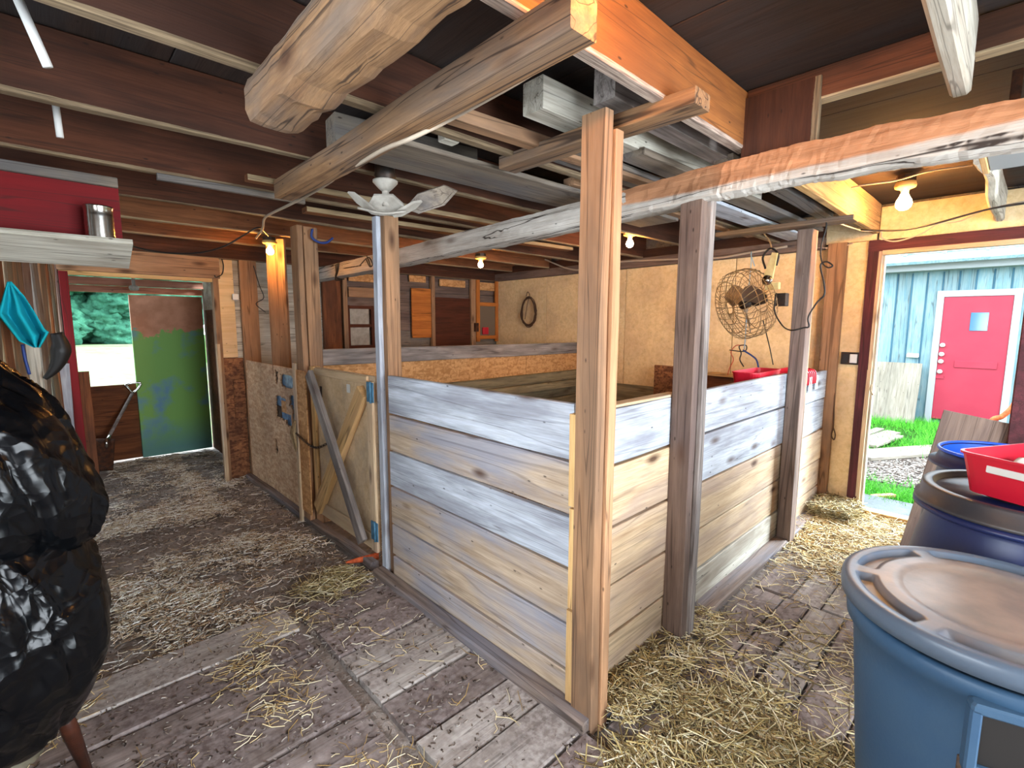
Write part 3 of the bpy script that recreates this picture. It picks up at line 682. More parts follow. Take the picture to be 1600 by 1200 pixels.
board('post_board', (2.115, 1.05, 0), (2.115, 1.05, 2.085), (0, 1, 0), .10, .085, M['post_dark'], p3, .006)
board('post_face', (2.145, .992, 0), (2.145, .992, 2.08), (1, 0, 0), .045, .022, M['post_grey'], p3, .006)
p4 = thing('side_post', 'dark grey post with a pale narrow edge, next to the hanging wire fan', 'post', (3.75, 1.06, 0))
board('post_board', (3.70, 1.05, 0), (3.70, 1.05, 2.17), (0, 1, 0), .09, .10, M['post_dark'], p4, .004)
board('post_face', (3.762, 1.02, 0), (3.762, 1.02, 2.17), (0, 1, 0), .03, .016, M['stall_tan'], p4, .003)
p5 = thing('latch_post', 'wide tan post at the latch side of the gate, blue cord at its top', 'post', (1.46, 3.72, 0))
board('post_board', (1.375, 3.72, 0), (1.375, 3.72, 2.25), (0, 1, 0), .13, .04, M['post'], p5, .005)
board('post_board', (1.45, 3.665, 0), (1.45, 3.665, 2.24), (1, 0, 0), .10, .04, M['post'], p5, .004)
box2('strand_board_face', (1.405, 3.635, .1), (1.495, 3.645, 1.2), M['osb'], p5)
box2('strand_board_face', (1.343, 3.60, .10), (1.352, 3.775, 1.20), M['osb'], p5)
board('post_board', (1.342, 3.80, 0), (1.342, 3.80, 1.25), (0, 1, 0), .05, .02, M['stall_tan'], p5, .003)
p6 = thing('stall_post', 'orange-lit post under the lit bulb above the left stall panel', 'post', (1.46, 4.42, 1.18))
board('post_board', (1.46, 4.42, 1.1), (1.46, 4.42, 2.25), (.75, -.66, 0), .15, .045, M['post'], p6, .005)
# gate
gt = thing('stall_gate', 'plywood stall gate with an X brace and blue hinges', 'gate', (1.4, 2.98, .13))
gy0, gy1, gz0, gz1 = 2.66, 3.60, .13, 1.235
GX = XL-.0
box2('gate_panel', (GX, gy0, gz0), (GX+.014, gy1, gz1), M['plywood'], gt, .002)
board('gate_stile', (GX-.012, gy0+.03, gz0), (GX-.012, gy0+.03, gz1-.03), (0, 1, 0), .07, .02, M['stall_tan'], gt)
board('gate_stile', (GX-.012, gy1-.03, gz0), (GX-.012, gy1-.03, gz1), (0, 1, 0), .07, .02, M['new'], gt)
board('gate_stile', (GX+.025, gy1-.02, gz0), (GX+.025, gy1-.02, gz1), (0, 1, 0), .04, .035, M['new'], gt)
board('gate_rail', (GX-.010, gy0+.07, gz0+.05), (GX-.010, gy1-.07, gz0+.05), (0, 0, 1), .10, .016, M['plywood'], gt)
board('gate_rail', (GX-.010, gy0+.07, gz1-.03), (GX-.010, gy1-.07, gz1-.03), (0, 0, 1), .05, .016, M['plywood'], gt)
board('cross_brace', (GX-.026, gy0+.10, gz1-.10), (GX-.026, gy1-.06, gz0+.04), (0, .7, .7), .10, .045, M['new'], gt, .004)
o = board('cross_brace', (GX-.066, gy1-.10, gz1-.04), (GX-.066, gy0+.09, gz0+.06), (0, .7, -.7), .085, .035, M['post_grey'], gt, .004)
for z in (1.14, .27):
    h = box2('hinge', (GX-.030, gy0-.03, z-.06), (GX-.022, gy0+.05, z+.06), M['hinge'], gt)
    tube('hinge_pin', [(GX-.030, gy0+.0, z-.065), (GX-.030, gy0+.0, z+.065)], .007, M['hinge'], h, 8, k=1)
box2('paper_label', (GX-.006, 2.985, 1.10), (GX-.0015, 3.03, 1.155), M['paper'], gt)
box2('patch_hole', (GX-.003, 3.44, 1.02), (GX-.0008, 3.475, 1.10), M['cord_black'], gt, .0005)
lathe('latch_hole', [(0, 0), (.026, 0), (.026, .004), (0, .004)], M['cord_black'], gt, T(GX-.001, 3.36, .70) @ Matrix.Rotation(-math.pi/2, 4, 'Y'), 18)
ch = thing('gate_chain', 'rusty chain and cord bundle tying the gate to its latch post', 'chain', (1.34, 3.6, .7))
cpts = smoothpath([(GX-.005, 3.36, .70), (GX-.05, 3.44, .66), (GX-.06, 3.55, .655), (1.33, 3.66, .68), (1.315, 3.76, .72)], 8)
lk = []
for i in range(0, len(cpts)-1):
    c0 = (cpts[i]+cpts[i+1])/2; dd = (cpts[i+1]-cpts[i]).normalized(); sd = dd.cross(V((0, 0, 1))).normalized(); up = dd.cross(sd)
    q = sd if i % 2 else up
    ring = [c0+dd*math.cos(a)*.016+q*math.sin(a)*.008 for a in [2*math.pi*j/10 for j in range(10)]]
    lk.append(tubedata(ring, .0022, 4, True))
multi('chain_links', lk, M['dark_metal'], ch)
bd = []
for i in range(16):
    a = random.uniform(-.04, .04); b = random.uniform(-.03, .03)
    bd.append(tubedata(smoothpath([V((1.318, 3.78+a*.5, .80+b)), V((1.305+random.uniform(-.012, .005), 3.79+a, .72)), V((1.315, 3.78+a*.7, .60+b*2))], 4), .0035, 4))
multi('cord_bundle', bd, M['rust'], ch)
# left panels beyond the latch post
sp = thing('stall_side_panel', 'dirty strand-board panel with torn holes showing blue tarp', 'stall panel', (1.42, 4.6, 0))
PX = XL+.0
def poly_panel(name, y0, y1, z0, z1, holes, mat, parent, x, t=.012):
    "panel in the plane X = x as a fine grid with cells left out where holes are"
    ny, nz_ = int((y1-y0)/.012), int((z1-z0)/.012); vs, fs = [], []
    idx = {}
    def vid(i, j, s):
        if (i, j, s) not in idx:
            jx, jy = noise.noise(V((i*.9, j*.9, 1)))*.004, noise.noise(V((i*.9, j*.9, 7)))*.004
            if i in (0, ny): jx = 0
            if j in (0, nz_): jy = 0
            idx[(i, j, s)] = len(vs); vs.append((s*t/2, y0+(y1-y0)*i/ny-(y0+y1)/2+jx, z0+(z1-z0)*j/nz_-(z0+z1)/2+jy))
        return idx[(i, j, s)]
    def solid(i, j):
        if not (0 <= i < ny and 0 <= j < nz_): return False
        yy = y0+(y1-y0)*(i+.5)/ny; zz = z0+(z1-z0)*(j+.5)/nz_
        for (a, b, c, d) in holes:
            e = noise.noise(V((yy*30, zz*30, a)))*.02
            if a+e < yy < b+e and c+e < zz < d+e: return False
        return True
    for i in range(ny):
        for j in range(nz_):
            if not solid(i, j): continue
            fs.append((vid(i, j, -1), vid(i, j+1, -1), vid(i+1, j+1, -1), vid(i+1, j, -1)))
            fs.append((vid(i, j, 1), vid(i+1, j, 1), vid(i+1, j+1, 1), vid(i, j+1, 1)))
            for di, dj, q in ((-1, 0, ((i, j), (i, j+1))), (1, 0, ((i+1, j+1), (i+1, j))), (0, -1, ((i+1, j), (i, j))), (0, 1, ((i, j+1), (i+1, j+1)))):
                if not solid(i+di, j+dj):
                    (a, b), (c, d) = q; fs.append((vid(a, b, -1), vid(a, b, 1), vid(c, d, 1), vid(c, d, -1)))
    return mesh(name, vs, fs, mat, parent, T(x, (y0+y1)/2, (z0+z1)/2))
holes = [(3.88, 4.05, .62, .97), (3.97, 4.28, 1.02, 1.13), (4.34, 4.41, 1.04, 1.15), (3.83, 3.985, .64, .96), (3.99, 4.10, .87, .97), (4.18, 4.44, .74, .93), (4.08, 4.20, .70, .80), (4.45, 4.51, .40, .53)]
poly_panel('strand_board', 3.80, 5.28, .04, 1.19, holes, M['osb_dirty'], sp, PX)
box2('tarp_backing', (PX+.012, 3.84, .55), (PX+.02, 4.55, 1.16), M['blue_tarp'], sp)
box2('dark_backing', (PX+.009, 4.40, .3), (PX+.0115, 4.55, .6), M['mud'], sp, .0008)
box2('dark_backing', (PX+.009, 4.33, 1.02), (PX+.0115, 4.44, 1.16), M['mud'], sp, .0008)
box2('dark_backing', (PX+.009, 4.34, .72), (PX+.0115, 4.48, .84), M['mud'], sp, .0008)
box2('strand_board_flap', (PX-.004, 4.16, .80), (PX+.004, 4.30, .90), M['osb'], sp)
board('bottom_rail', (XL-.02, 2.7, .03), (XL-.03, 5.28, .02), (1, 0, 0), .06, .05, M['sill'], sp, .012, .008)
# divider between the two stalls
dv = thing('stall_divider', 'stall partition with grey top rail and golden strand board', 'partition', (3, 3.7, 0))
board('top_rail', (1.50, 3.69, 1.29), (4.68, 3.69, 1.27), (0, 0, 1), .125, .04, M['post_grey'], dv, .006)
box2('strand_board', (1.50, 3.70, .93), (3.74, 3.715, 1.24), M['osb'], dv); box2('strand_board', (3.745, 3.70, .93), (4.68, 3.715, 1.22), M['osb'], dv)
for z0, z1 in ((.03, .25), (.255, .48), (.485, .70), (.705, .90)):
    board('plank', (1.50, 3.70, (z0+z1)/2), (4.68, 3.70, (z0+z1)/2+.01), (0, 0, 1), z1-z0, .03, M['stall_in'], dv, .005)
board('plank', (1.6, 3.65, .95), (4.68, 3.65, .96), (0, 0, 1), .10, .05, M['stall_in'], dv, .006)
board('plank', (1.6, 3.62, .86), (4.68, 3.62, .86), (0, 0, 1), .08, .05, M['stall_in'], dv, .006)
# small square of plywood at the wall, seen over the stall
o = box2('plywood_offcut', (4.60, 2.30, .01), (4.625, 2.655, 1.125), M['osb_dark']); props(o, 'brown plywood offcut standing in the stall against the cream wall', 'plywood')
# red baskets hung on the right stall wall
def basket(name, label, c, s, rim=.02, handle=True, rotz_=0, group=None):
    R_ = Matrix.Translation(V(c)) @ rotz(rotz_); t_ = thing(name, label, 'basket', c, group)
    sx_, sy_, h = s; vs, fs = [], []
    def ring(k, z, q=.045):
        X, Y = sx_/2*k, sy_/2*k; out_ = []
        for cx_, cy_, a0 in ((X-q, Y-q, 0), (-X+q, Y-q, 90), (-X+q, -Y+q, 180), (X-q, -Y+q, 270)):
            for j in range(5):
                a = math.radians(a0+j*22.5); out_.append((cx_+q*math.cos(a), cy_+q*math.sin(a), z))
        return out_
    rings = [ring(.88, 0), ring(.94, h*.5), ring(1.0, h-.008), ring(1.03, h-.008), ring(1.03, h), ring(.985, h), ring(.92, h*.5), ring(.86, .006)]
    for r_ in rings: vs += r_
    for k in range(len(rings)-1):
        for i in range(20): fs.append((k*20+i, k*20+(i+1) % 20, (k+1)*20+(i+1) % 20, (k+1)*20+i))
    fs.append(tuple(range(19, -1, -1))); fs.append(tuple(range(140, 160)))
    mesh('basket_body', vs, fs, M['red_plastic'], t_, R_)
    return t_, R_
for k, (bx, by, ln) in enumerate(((3.50, 1.20, .20), (4.10, 1.20, .20))):
    pass
b1, R1 = basket('red_basket', 'bright red plastic basket behind the stall wall left of the dark post', (3.50, 1.24, 1.10), (.46, .17, .14))
b2_, R2 = basket('red_basket', 'red plastic basket behind the stall wall right of the dark post', (4.15, 1.24, 1.05), (.62, .17, .15))
for k in range(3):
    c = 3.98+k*.16
    bx_ = box2('white_tag', (c, 1.083, 1.05), (c+.05, 1.089, 1.155), M['white'], b2_)
for k in range(9):
    c = 3.93+k*.045; tube('rim_rib', [(c, 1.16, 1.20), (c, 1.10, 1.20), (c, 1.085, 1.15), (c, 1.085, 1.10)], .006, M['red_plastic'], b2_, 5, k=3)

# ------------------------------------------------------------------ overhead timbers
def log(name, pts, w_, h_, mat, parent=None, amp=.02, seg=40, sd=1):
    "hewn timber along a smoothed path with an irregular, knotted outline"
    P_ = smoothpath(pts, max(2, seg//(len(pts)-1))); n = len(P_); vs, fs = [], []; ns = 16
    c = sum(P_, V())/n; tang = (P_[-1]-P_[0]).normalized(); side = tang.cross(V((0, 0, 1))).normalized(); up = side.cross(tang)
    Mx = frame(tang, side, c); inv = Mx.inverted()
    for i, p in enumerate(P_):
        for s in range(ns):
            a = 2*math.pi*s/ns; ca, sa = math.cos(a), math.sin(a)
            k = (abs(ca)**5+abs(sa)**5)**(-1/5)
            q = V((i*28./n, ca*1.5, sa*1.5))+V((sd*10, 0, 0))
            e = 1+noise.fractal(q, .9, 2, 4)*amp/.05*.5*.25+.05*noise.noise(V((i*.9, ca*4, sa*4+sd)))
            o = p+side*(ca*k*w_/2*e)+up*(sa*k*h_/2*e)+up*noise.noise(V((i*20./n, sd, 0)))*amp*.6
            vs.append(inv @ o)
    for i in range(n-1):
        for s in range(ns): fs.append((i*ns+s, i*ns+(s+1) % ns, (i+1)*ns+(s+1) % ns, (i+1)*ns+s))
    fs.append(tuple(range(ns-1, -1, -1))); fs.append(tuple(range((n-1)*ns, n*ns)))
    return mesh(name, vs, fs, mat, parent, Mx)
LBX = -.95
M['beam'] = wood('whitewashed_log', 'ccc7be', 'a09b93', '85786c', .6, .9, var=.02, bump=1.0, stainsc=.8, sp=.05, crack=.95, limewash=(LBX, 1))
lb = log('log_beam', [(2.12, -1.2, 2.13), (2.12, -.3, 2.13), (2.12, .1, 2.130), (2.12, .44, 2.146), (2.12, .66, 2.150), (2.12, .85, 2.146), (2.12, 1.07, 2.142), (2.12, 1.43, 2.126), (2.12, 2.03, 2.108), (2.12, 2.54, 2.10), (2.12, 3.2, 2.08), (2.12, 4.1, 2.062), (2.12, 5.26, 2.05)], .14, .138, M['beam'], None, .016, 200, 3)
props(lb, 'long whitewashed rough log beam crossing the barn over the stall', 'beam')
ht = log('hewn_timber', [(.545, 1.60, 2.185), (.54, 1.2, 2.18), (.53, .7, 2.18), (.52, .1, 2.18), (.51, -.8, 2.18)], .155, .13, M['overhead'], None, .018, 40, 8)
props(ht, 'thick rough hewn timber hanging under the ceiling at top left', 'timber')
o = board('hanging_beam', (.90, 2.56, 2.19), (.865, .69, 2.19), (0, 0, 1), .085, .085, M['overhead'], None, .008); props(o, 'square nail-pocked beam slung below the joists above the aisle', 'beam')
o = board('cross_board', (1.515, 1.62, 2.235), (1.515, .745, 2.235), (1, 0, 0), .10, .05, M['overhead'], None, .004); props(o, 'short flat board on top of the corner post, orange-lit at its end', 'board')
o = board('cross_board', (3.66, 1.62, 2.20), (3.66, .78, 2.20), (1, 0, 0), .13, .03, M['overhead'], None, .003); props(o, 'short flat board on top of the dark post by the wire fan', 'board')
loose = [
 # a, b, width, thickness, mat, label
 ((1.0, 1.83, 2.235), (3.1, 1.80, 2.24), .29, .022, 'slat', 'wide pale grey board stored flat under the ceiling joists'),
 ((1.06, 1.43, 2.265), (2.7, 1.36, 2.27), .06, .05, 'post', 'narrow reddish lath in the stored lumber left of the corner post'),
 ((1.31, 1.27, 2.345), (3.2, 1.22, 2.34), .10, .11, 'white_wood', 'thick white-painted timber in the stored lumber'),
 ((1.45, 1.07, 2.37), (3.3, 1.02, 2.35), .09, .12, 'post_grey', 'dark blunt-ended timber stored beside the orange joist'),
 ((1.62, 1.42, 2.27), (3.4, 1.42, 2.27), .16, .025, 'slat', 'grey board in the stored lumber behind the corner post'),
 ((1.9, 1.24, 2.28), (4.4, 1.20, 2.28), .12, .03, 'slat', 'long grey board of stored lumber resting on the log beam'),
 ((2.0, 1.68, 2.27), (4.2, 1.60, 2.27), .07, .04, 'post', 'narrow brown batten of stored lumber past the log beam'),
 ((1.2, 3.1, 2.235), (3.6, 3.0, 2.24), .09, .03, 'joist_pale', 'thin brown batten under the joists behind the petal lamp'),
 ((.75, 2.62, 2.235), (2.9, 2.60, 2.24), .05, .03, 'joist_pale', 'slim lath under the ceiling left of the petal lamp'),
 ((2.3, 1.37, 2.25), (4.5, 1.34, 2.25), .16, .02, 'stall_grey', 'blue-grey board stored over the right stall wall'),
 ((2.3, 1.02, 2.30), (3.9, 1.00, 2.28), .09, .03, 'slat', 'pale slat stored over the right stall wall'),
]
for a, b, w_, t_, m, lab in loose:
    o = board('stored_board', a, b, (0, 1, 0), w_, t_, M[m], None, .006); props(o, lab, 'board', 'loose lumber stored under the ceiling')
o = box('wood_block', (1.20, 1.62, 2.30), (.07, .05, .10), M['white_wood']); props(o, 'small whitish block on the stored lumber near the hanging beam', 'block')
o = board('ceiling_lath', (.43, 2.83, 2.22), (1.1, 2.83, 2.22), (0, 0, 1), .03, .03, M['slat'], None, .004); props(o, 'thin pale lath fixed under a joist at left of the hanging beam', 'lath')
o = board('timber_end', (.92, 2.05, 2.33), (1.6, 1.98, 2.33), (0, 1, 0), .12, .13, M['slat'], None, .006); props(o, 'grey timber end poking out behind the hewn timber', 'timber')
# white box shelf hanging top right
o = thing('white_shelf', 'white-painted shelf hanging under the ceiling at top right', 'shelf', (2.7, .0, 2.2))
box2('shelf_board', (2.33, -.5, 2.16), (2.78, .155, 2.185), M['shed_white'], o); board('shelf_edge', (2.33, .165, 2.185), (2.80, .165, 2.185), (0, 0, 1), .06, .02, M['new'], o); board('shelf_strap', (2.6, .10, 2.17), (2.6, .10, 2.46), (0, 1, 0), .03, .01, M['bracket'], o)
# white rods at top left
a = thing('ceiling_rod', 'long white rod slanting down under the joists, upper of two', 'rod', at(50, 50, 1, 1.9))
tube('rod', [at(22, -15, 1, 1.9), at(75, 105, 1, 1.9)], .012, M['white'], a, 8, k=1)
a = thing('ceiling_rod', 'short white rod hanging under the joists, lower of two', 'rod', at(90, 190, 1, 2.5))
tube('rod', [at(87, 165, 1, 2.5), at(94, 215, 1, 2.5)], .011, M['white'], a, 8, k=1)

# ------------------------------------------------------------------ bulbs
def bulb(label, c, r=.03, mat=None, fixture=True, tilt=0):
    c = V(c); t_ = thing('light_bulb_fixture', label, 'lamp', c, 'bare bulbs in porcelain holders'); Mx = T(*c) @ Matrix.Rotation(tilt, 4, 'X')
    lathe('bulb', [(0, -r), (r*.5, -r*.87), (r*.87, -r*.5), (r, 0), (r*.87, r*.5), (r*.6, r*.95), (r*.45, r*1.35), (0, r*1.4)], mat or M['bulb'], t_, Mx, 20)
    if fixture:
        lathe('lamp_holder', [(0, r*1.2), (.018, r*1.2), (.022, r*1.9), (.052, r*2.2), (.056, r*2.5), (.05, r*3.0), (0, r*3.0)], M['porcelain'], t_, Mx, 28)
        lathe('outlet_box', [(0, r*3.0), (.05, r*3.0), (.05, r*4.0), (0, r*4.0)], M['dark_metal'], t_, Mx, 8, False)
bulb('lit bare bulb above the left stall panel', at(422, 393, 0, 1.36), .028)
bulb('lit bare bulb over the back stall, near the corner cabinets', at(751, 414, 1, 3.62), .026)
bulb('lit bare bulb above the stall, between the corner post and the side post', at(984, 381, 1, 2.3), .030, M['bulb_strong'])
bulb('lit bare bulb in a porcelain holder above the entry', at(1412, 318, 2, 2.29), .042, M['bulb_strong'], tilt=0)
bulb('lit bare bulb close to the orange joist, just above the view', (.95, .52, 2.33), .033, M['bulb'])
bulb('unlit small bulb holder', (0, 0, -5), .02, M['white']) if False else None
o = thing('socket', 'small pale bulb holder under the lintel of the far door', 'lamp', at(209, 440, 1, 6.5)); lathe('socket_body', [(0, -.05), (.035, -.045), (.045, -.02), (.04, .0), (.015, .01), (.015, .09), (0, .09)], M['foam'], o, T(*at(209, 447, 1, 6.5)), 16)

# petal lamp (three folding panels around a hexagonal centre)
PLc = at(603, 322, 0, 1.18)
pl_ = thing('petal_lamp', 'grubby white folding petal lamp hanging by the gate post', 'lamp', PLc)
def hexpanel(name, c, u, v_, nrm, ru, rv, t, mat, par):
    u, v_, nrm = V(u).normalized(), V(v_).normalized(), V(nrm).normalized(); vs = []
    for s_, k in ((-1, 1), (1, 1), (1, .82), (1, .80)):
        for i in range(6):
            a = math.pi/3*i; z = s_*t/2 if k > .81 else t*.1
            vs.append(u*math.cos(a)*ru*k+v_*math.sin(a)*rv*k+nrm*z)
    fs = [(5, 4, 3, 2, 1, 0)]
    for r_ in range(3):
        for i in range(6): fs.append((r_*6+i, r_*6+(i+1) % 6, (r_+1)*6+(i+1) % 6, (r_+1)*6+i))
    fs.append(tuple(range(18, 24))); return mesh(name, vs, fs, mat, par, T(*c))
R_, D_, F_ = rt, -dn, -fw     # right, up, towards the viewer at build time: used as plain world directions
R_, D_, F_ = V((.72, -.69, 0)), V((0, 0, 1)), V((-.69, -.72, 0))
hexpanel('panel', PLc+D_*.005, R_, D_*.65+F_*.75, F_*.65-D_*.75, .085, .062, .012, M['foam'], pl_)
hexpanel('panel', PLc+R_*-.105+D_*.012, R_*.75-D_*.55, F_*.6+D_*.5, R_*.6+D_*.3+F_*.6, .085, .03, .012, M['foam'], pl_)
hexpanel('panel', PLc+R_*.10-D_*.012, R_*.85+D_*.45, F_*.6+D_*.3, R_*-.4+D_*.5+F_*.6, .075, .022, .012, M['foam'], pl_)
hexpanel('panel', PLc+R_*.20+D_*.045-F_*.06, R_*.95+D_*.3, F_*.3+D_*.8, F_*.8-D_*.5, .13, .05, .015, M['slat'], pl_)
tube('panel_rim', [PLc+R_*-.12-D_*.015+F_*.03, PLc-D_*.045+F_*.06, PLc+R_*.10-D_*.03+F_*.03], .006, M['foam'], pl_)
lathe('lamp_socket', [(0, .0), (.02, .0), (.035, .02), (.05, .045), (.045, .06), (.045, .10), (0, .10)], M['dark_metal'], pl_, T(*(PLc+D_*.085)), 20)
tube('lamp_stem', [PLc+D_*.0, PLc+D_*.09], .016, M['foam'], pl_, 10, k=1)
lathe('lamp_collar', [(.018, -.01), (.03, .0), (.056, .028), (.056, .036), (.02, .04)], M['foam'], pl_, T(*(PLc+D_*.075)), 20)
tube('lamp_cord', [PLc+D_*.18, at(585, 262, 0, 1.25), at(574, 242, 0, 1.35), (1.45, 2.6, 2.45)], .010, M['cord_black'], pl_)

# ------------------------------------------------------------------ wire fan
FC = V((4.05, 1.47, 0)); FC.z = at(1164, 475, 0, 4.05).z; FC.y = at(1164, 475, 0, 4.05).y
fan = thing('wire_fan', 'old wire cage fan hanging over the stall beside the dark post', 'fan', FC)
ax = (V((-.72, .69, 0))*.96+V((-.69, -.72, 0))*.10+V((0, 0, -.27))).normalized()
Fm = frame(V((0, 0, 1)).cross(ax).normalized(), V((0, 0, 1))-ax*ax.z, FC)
cage = []
prof = [(.05, .135), (.13, .145), (.21, .13), (.262, .095), (.272, .04), (.272, -.05), (.258, -.10), (.20, -.125), (.10, -.13)]
for i in range(34):
    a = 2*math.pi*i/34
    cage.append(tubedata([V((r_*math.cos(a+.5*k/8), r_*math.sin(a+.5*k/8), z_)) for k, (r_, z_) in enumerate(prof)], .0028, 4))
for r_, z_ in ((.05, .135), (.13, .145), (.21, .13), (.272, .05), (.273, 0), (.272, -.05), (.245, -.105), (.10, -.13)):
    cage.append(tubedata([V((r_*math.cos(a), r_*math.sin(a), z_)) for a in [2*math.pi*j/28 for j in range(28)]], .0036, 4, True))
multi('cage', cage, M['rust'], fan, Fm)
for k in range(3):
    vs, fs = [], []; a0 = k*2.094+.5
    for i in range(7):
        r_ = .035+.20*i/6; wd = (.30+.55*math.sin(math.pi*min(1, (i+1)/6.5)))
        for j in range(5):
            th = a0+(j/4-.5)*wd*1.4; z_ = (j/4-.5)*.07
            vs.append((r_*math.cos(th), r_*math.sin(th), z_))
    n0 = len(vs); vs += [(x_, y_, z_-.003) for x_, y_, z_ in vs]
    for i in range(6):
        for j in range(4):
            q = (i*5+j, i*5+j+1, (i+1)*5+j+1, (i+1)*5+j); fs.append(q); fs.append(tuple(n0+x_ for x_ in reversed(q)))
    mesh('blade', vs, fs, M['blade'], fan, Fm, True)
lathe('hub', [(0, .04), (.03, .038), (.04, .02), (.04, -.03), (0, -.03)], M['dark_metal'], fan, Fm, 20)
lathe('motor', [(0, -.05), (.03, -.06), (.042, -.09), (.042, -.16), (.035, -.175), (0, -.18)], M['dark_metal'], fan, Fm, 24)
fp = lambda x_, y_, q=4.0: at(x_, y_, 0, q)
box2('motor_bracket', fp(1197, 442)-V((.02, .0, 0)), fp(1218, 452)+V((.02, .0, 0)), M['yellowish'], fan)
board('hanger_arm', fp(1200, 435, 3.98), fp(1211, 395, 3.98), (0, 1, 0), .07, .02, M['yellowish'], fan, .002, taper=.6)
lathe('pivot', [(0, .0), (.035, .0), (.038, .01), (.03, .02), (.012, .022), (.012, .03), (0, .03)], M['steel'], fan, T(*fp(1199, 438, 3.94)) @ Matrix.Rotation(-math.pi/2, 4, 'Y'), 20)
tube('hanger_loop', [fp(1196, 420), fp(1192, 402), fp(1204, 388), fp(1216, 398), fp(1213, 415)], .008, M['cord_black'], fan)
box2('control_box', fp(1208, 458)+V((.03, 0, 0)), fp(1225, 478)+V((.10, .0, 0)), M['dark_metal'], fan)
tube('suspension_hook', [fp(1206, 390), fp(1203, 378), fp(1196, 368), (3.9, fp(1196, 368).y, 2.25)], .006, M['rust'], fan)
# cords
def cord(name, label, pts, r, mat, cat='cord', **k):
    o = tube(name, pts, r, mat, None, 6, **k); props(o, label, cat); return o
cord('power_cord', 'black cord looping from the fan up to the cross board at the entry', [at(1213, 458, 0, 3.9), at(1210, 485, 0, 3.85), at(1222, 508, 0, 3.80), at(1236, 516, 0, 3.6), at(1256, 512, 0, 3.6), at(1264, 510, 0, 3.6), at(1263, 495, 0, 3.6), at(1277, 472, 0, 3.6), at(1288, 460, 0, 3.6), at(1287, 440, 0, 3.6), at(1282, 415, 0, 3.6), at(1291, 409, 0, 3.6), at(1301, 415, 0, 3.6), at(1293, 418, 0, 3.6), at(1284, 408, 0, 3.6), at(1283, 385, 0, 3.6), at(1291, 355, 0, 3.6), at(1290, 340, 0, 3.6)], .005, M['cord_black'])
cord('thin_wire', 'thin wire hanging below the cage fan', [at(1192, 500, 0, 4.08), at(1197, 520, 0, 4.2), at(1203, 545, 0, 4.4), at(1208, 570, 0, 4.4)], .004, M['cord_black'])
cord('twine', 'pale blue twine tied above and below the wire fan', [at(1174, 393, 0, 4.3), at(1173, 418, 0, 4.2), at(1168, 470, 0, 4.15), at(1165, 520, 0, 4.2), at(1163, 545, 0, 4.3)], .004, M['twine'])
cord('twine_tail', 'frayed twine end on the wall above the wire fan', [at(1173, 397, 0, 4.6), at(1179, 416, 0, 4.6)], .004, M['twine'], 'twine')
cord('orange_string', 'orange-red string hanging on the cream wall below the fan', [at(1160, 540, 0, 4.6), at(1150, 540, 0, 4.6), at(1142, 550, 0, 4.6), at(1146, 562, 0, 4.6), at(1140, 575, 0, 4.6), at(1137, 586, 0, 4.6)], .004, M['cord_red'], 'string')
cord('black_string', 'knotted black string hanging on the cream wall below the fan', [at(1140, 547, 0, 4.6), at(1163, 549, 0, 4.6), at(1166, 540, 0, 4.6), at(1155, 541, 0, 4.6), at(1158, 552, 0, 4.6), at(1156, 562, 0, 4.6), at(1162, 573, 0, 4.6)], .005, M['cord_black'], 'string')
cord('blue_strap', 'short dark blue strap knotted in the strings below the fan', [at(1161, 547, 0, 4.58), at(1175, 556, 0, 4.58), at(1183, 565, 0, 4.58), at(1187, 590, 0, 4.58)], .008, M['cord_blue'], 'strap')
# wiring at top of right wall
cord('wall_cable', 'grey cable running along the top of the cream wall', [at(800, 385, 0, 4.6), at(850, 405, 0, 4.6), at(900, 422, 0, 4.62), at(960, 410, 0, 4.62), at(1060, 405, 0, 4.62), at(1120, 403, 0, 4.62), at(1170, 395, 0, 4.62), at(1230, 385, 0, 4.62)], .010, M['cord_white'], 'cable')
cord('entry_cable', 'thin cable sagging across the wall over the entry', [at(1300, 345, 0, 3.8), at(1345, 360, 0, 4.1), at(1375, 361, 0, 4.3), at(1378, 372, 0, 4.4), at(1400, 377, 0, 4.4), at(1440, 365, 0, 4.4), at(1465, 350, 0, 4.4), at(1500, 345, 0, 4.4), at(1540, 328, 0, 4.3), at(1600, 315, 0, 4.2)], .005, M['cord_white'], 'cable')
cord('entry_cable', 'black cable sagging from joist to joist over the entry', [at(1345, 359, 0, 4.0), at(1400, 360, 0, 4.0), at(1450, 352, 0, 4.0), at(1540, 328, 0, 4.0), at(1610, 316, 0, 4.0)], .006, M['cord_black'], 'cable')
cord('ceiling_cable', 'cable stapled under the ceiling to the bulb over the entry', [at(1300, 300, 2, 2.42), at(1345, 290, 2, 2.42), at(1400, 282, 2, 2.42), at(1450, 268, 2, 2.42), at(1520, 258, 2, 2.42)], .005, M['cord_white'], 'cable')
cord('pull_cord', 'thin brown pull cord with a loop beside the entry', [at(1303, 590, 0, 4.66), at(1303, 640, 0, 4.66), at(1302, 667, 0, 4.66), at(1299, 680, 0, 4.66), at(1303, 687, 0, 4.66), at(1305, 679, 0, 4.66), at(1302, 668, 0, 4.66)], .005, M['cord_brown'])
cord('cord_end', 'stub of cord on the wall plate above the entry wall', [at(1272, 386, 0, 4.66), at(1300, 388, 0, 4.66), at(1318, 385, 0, 4.66), at(1333, 380, 0, 4.66)], .005, M['cord_white'], 'cord')
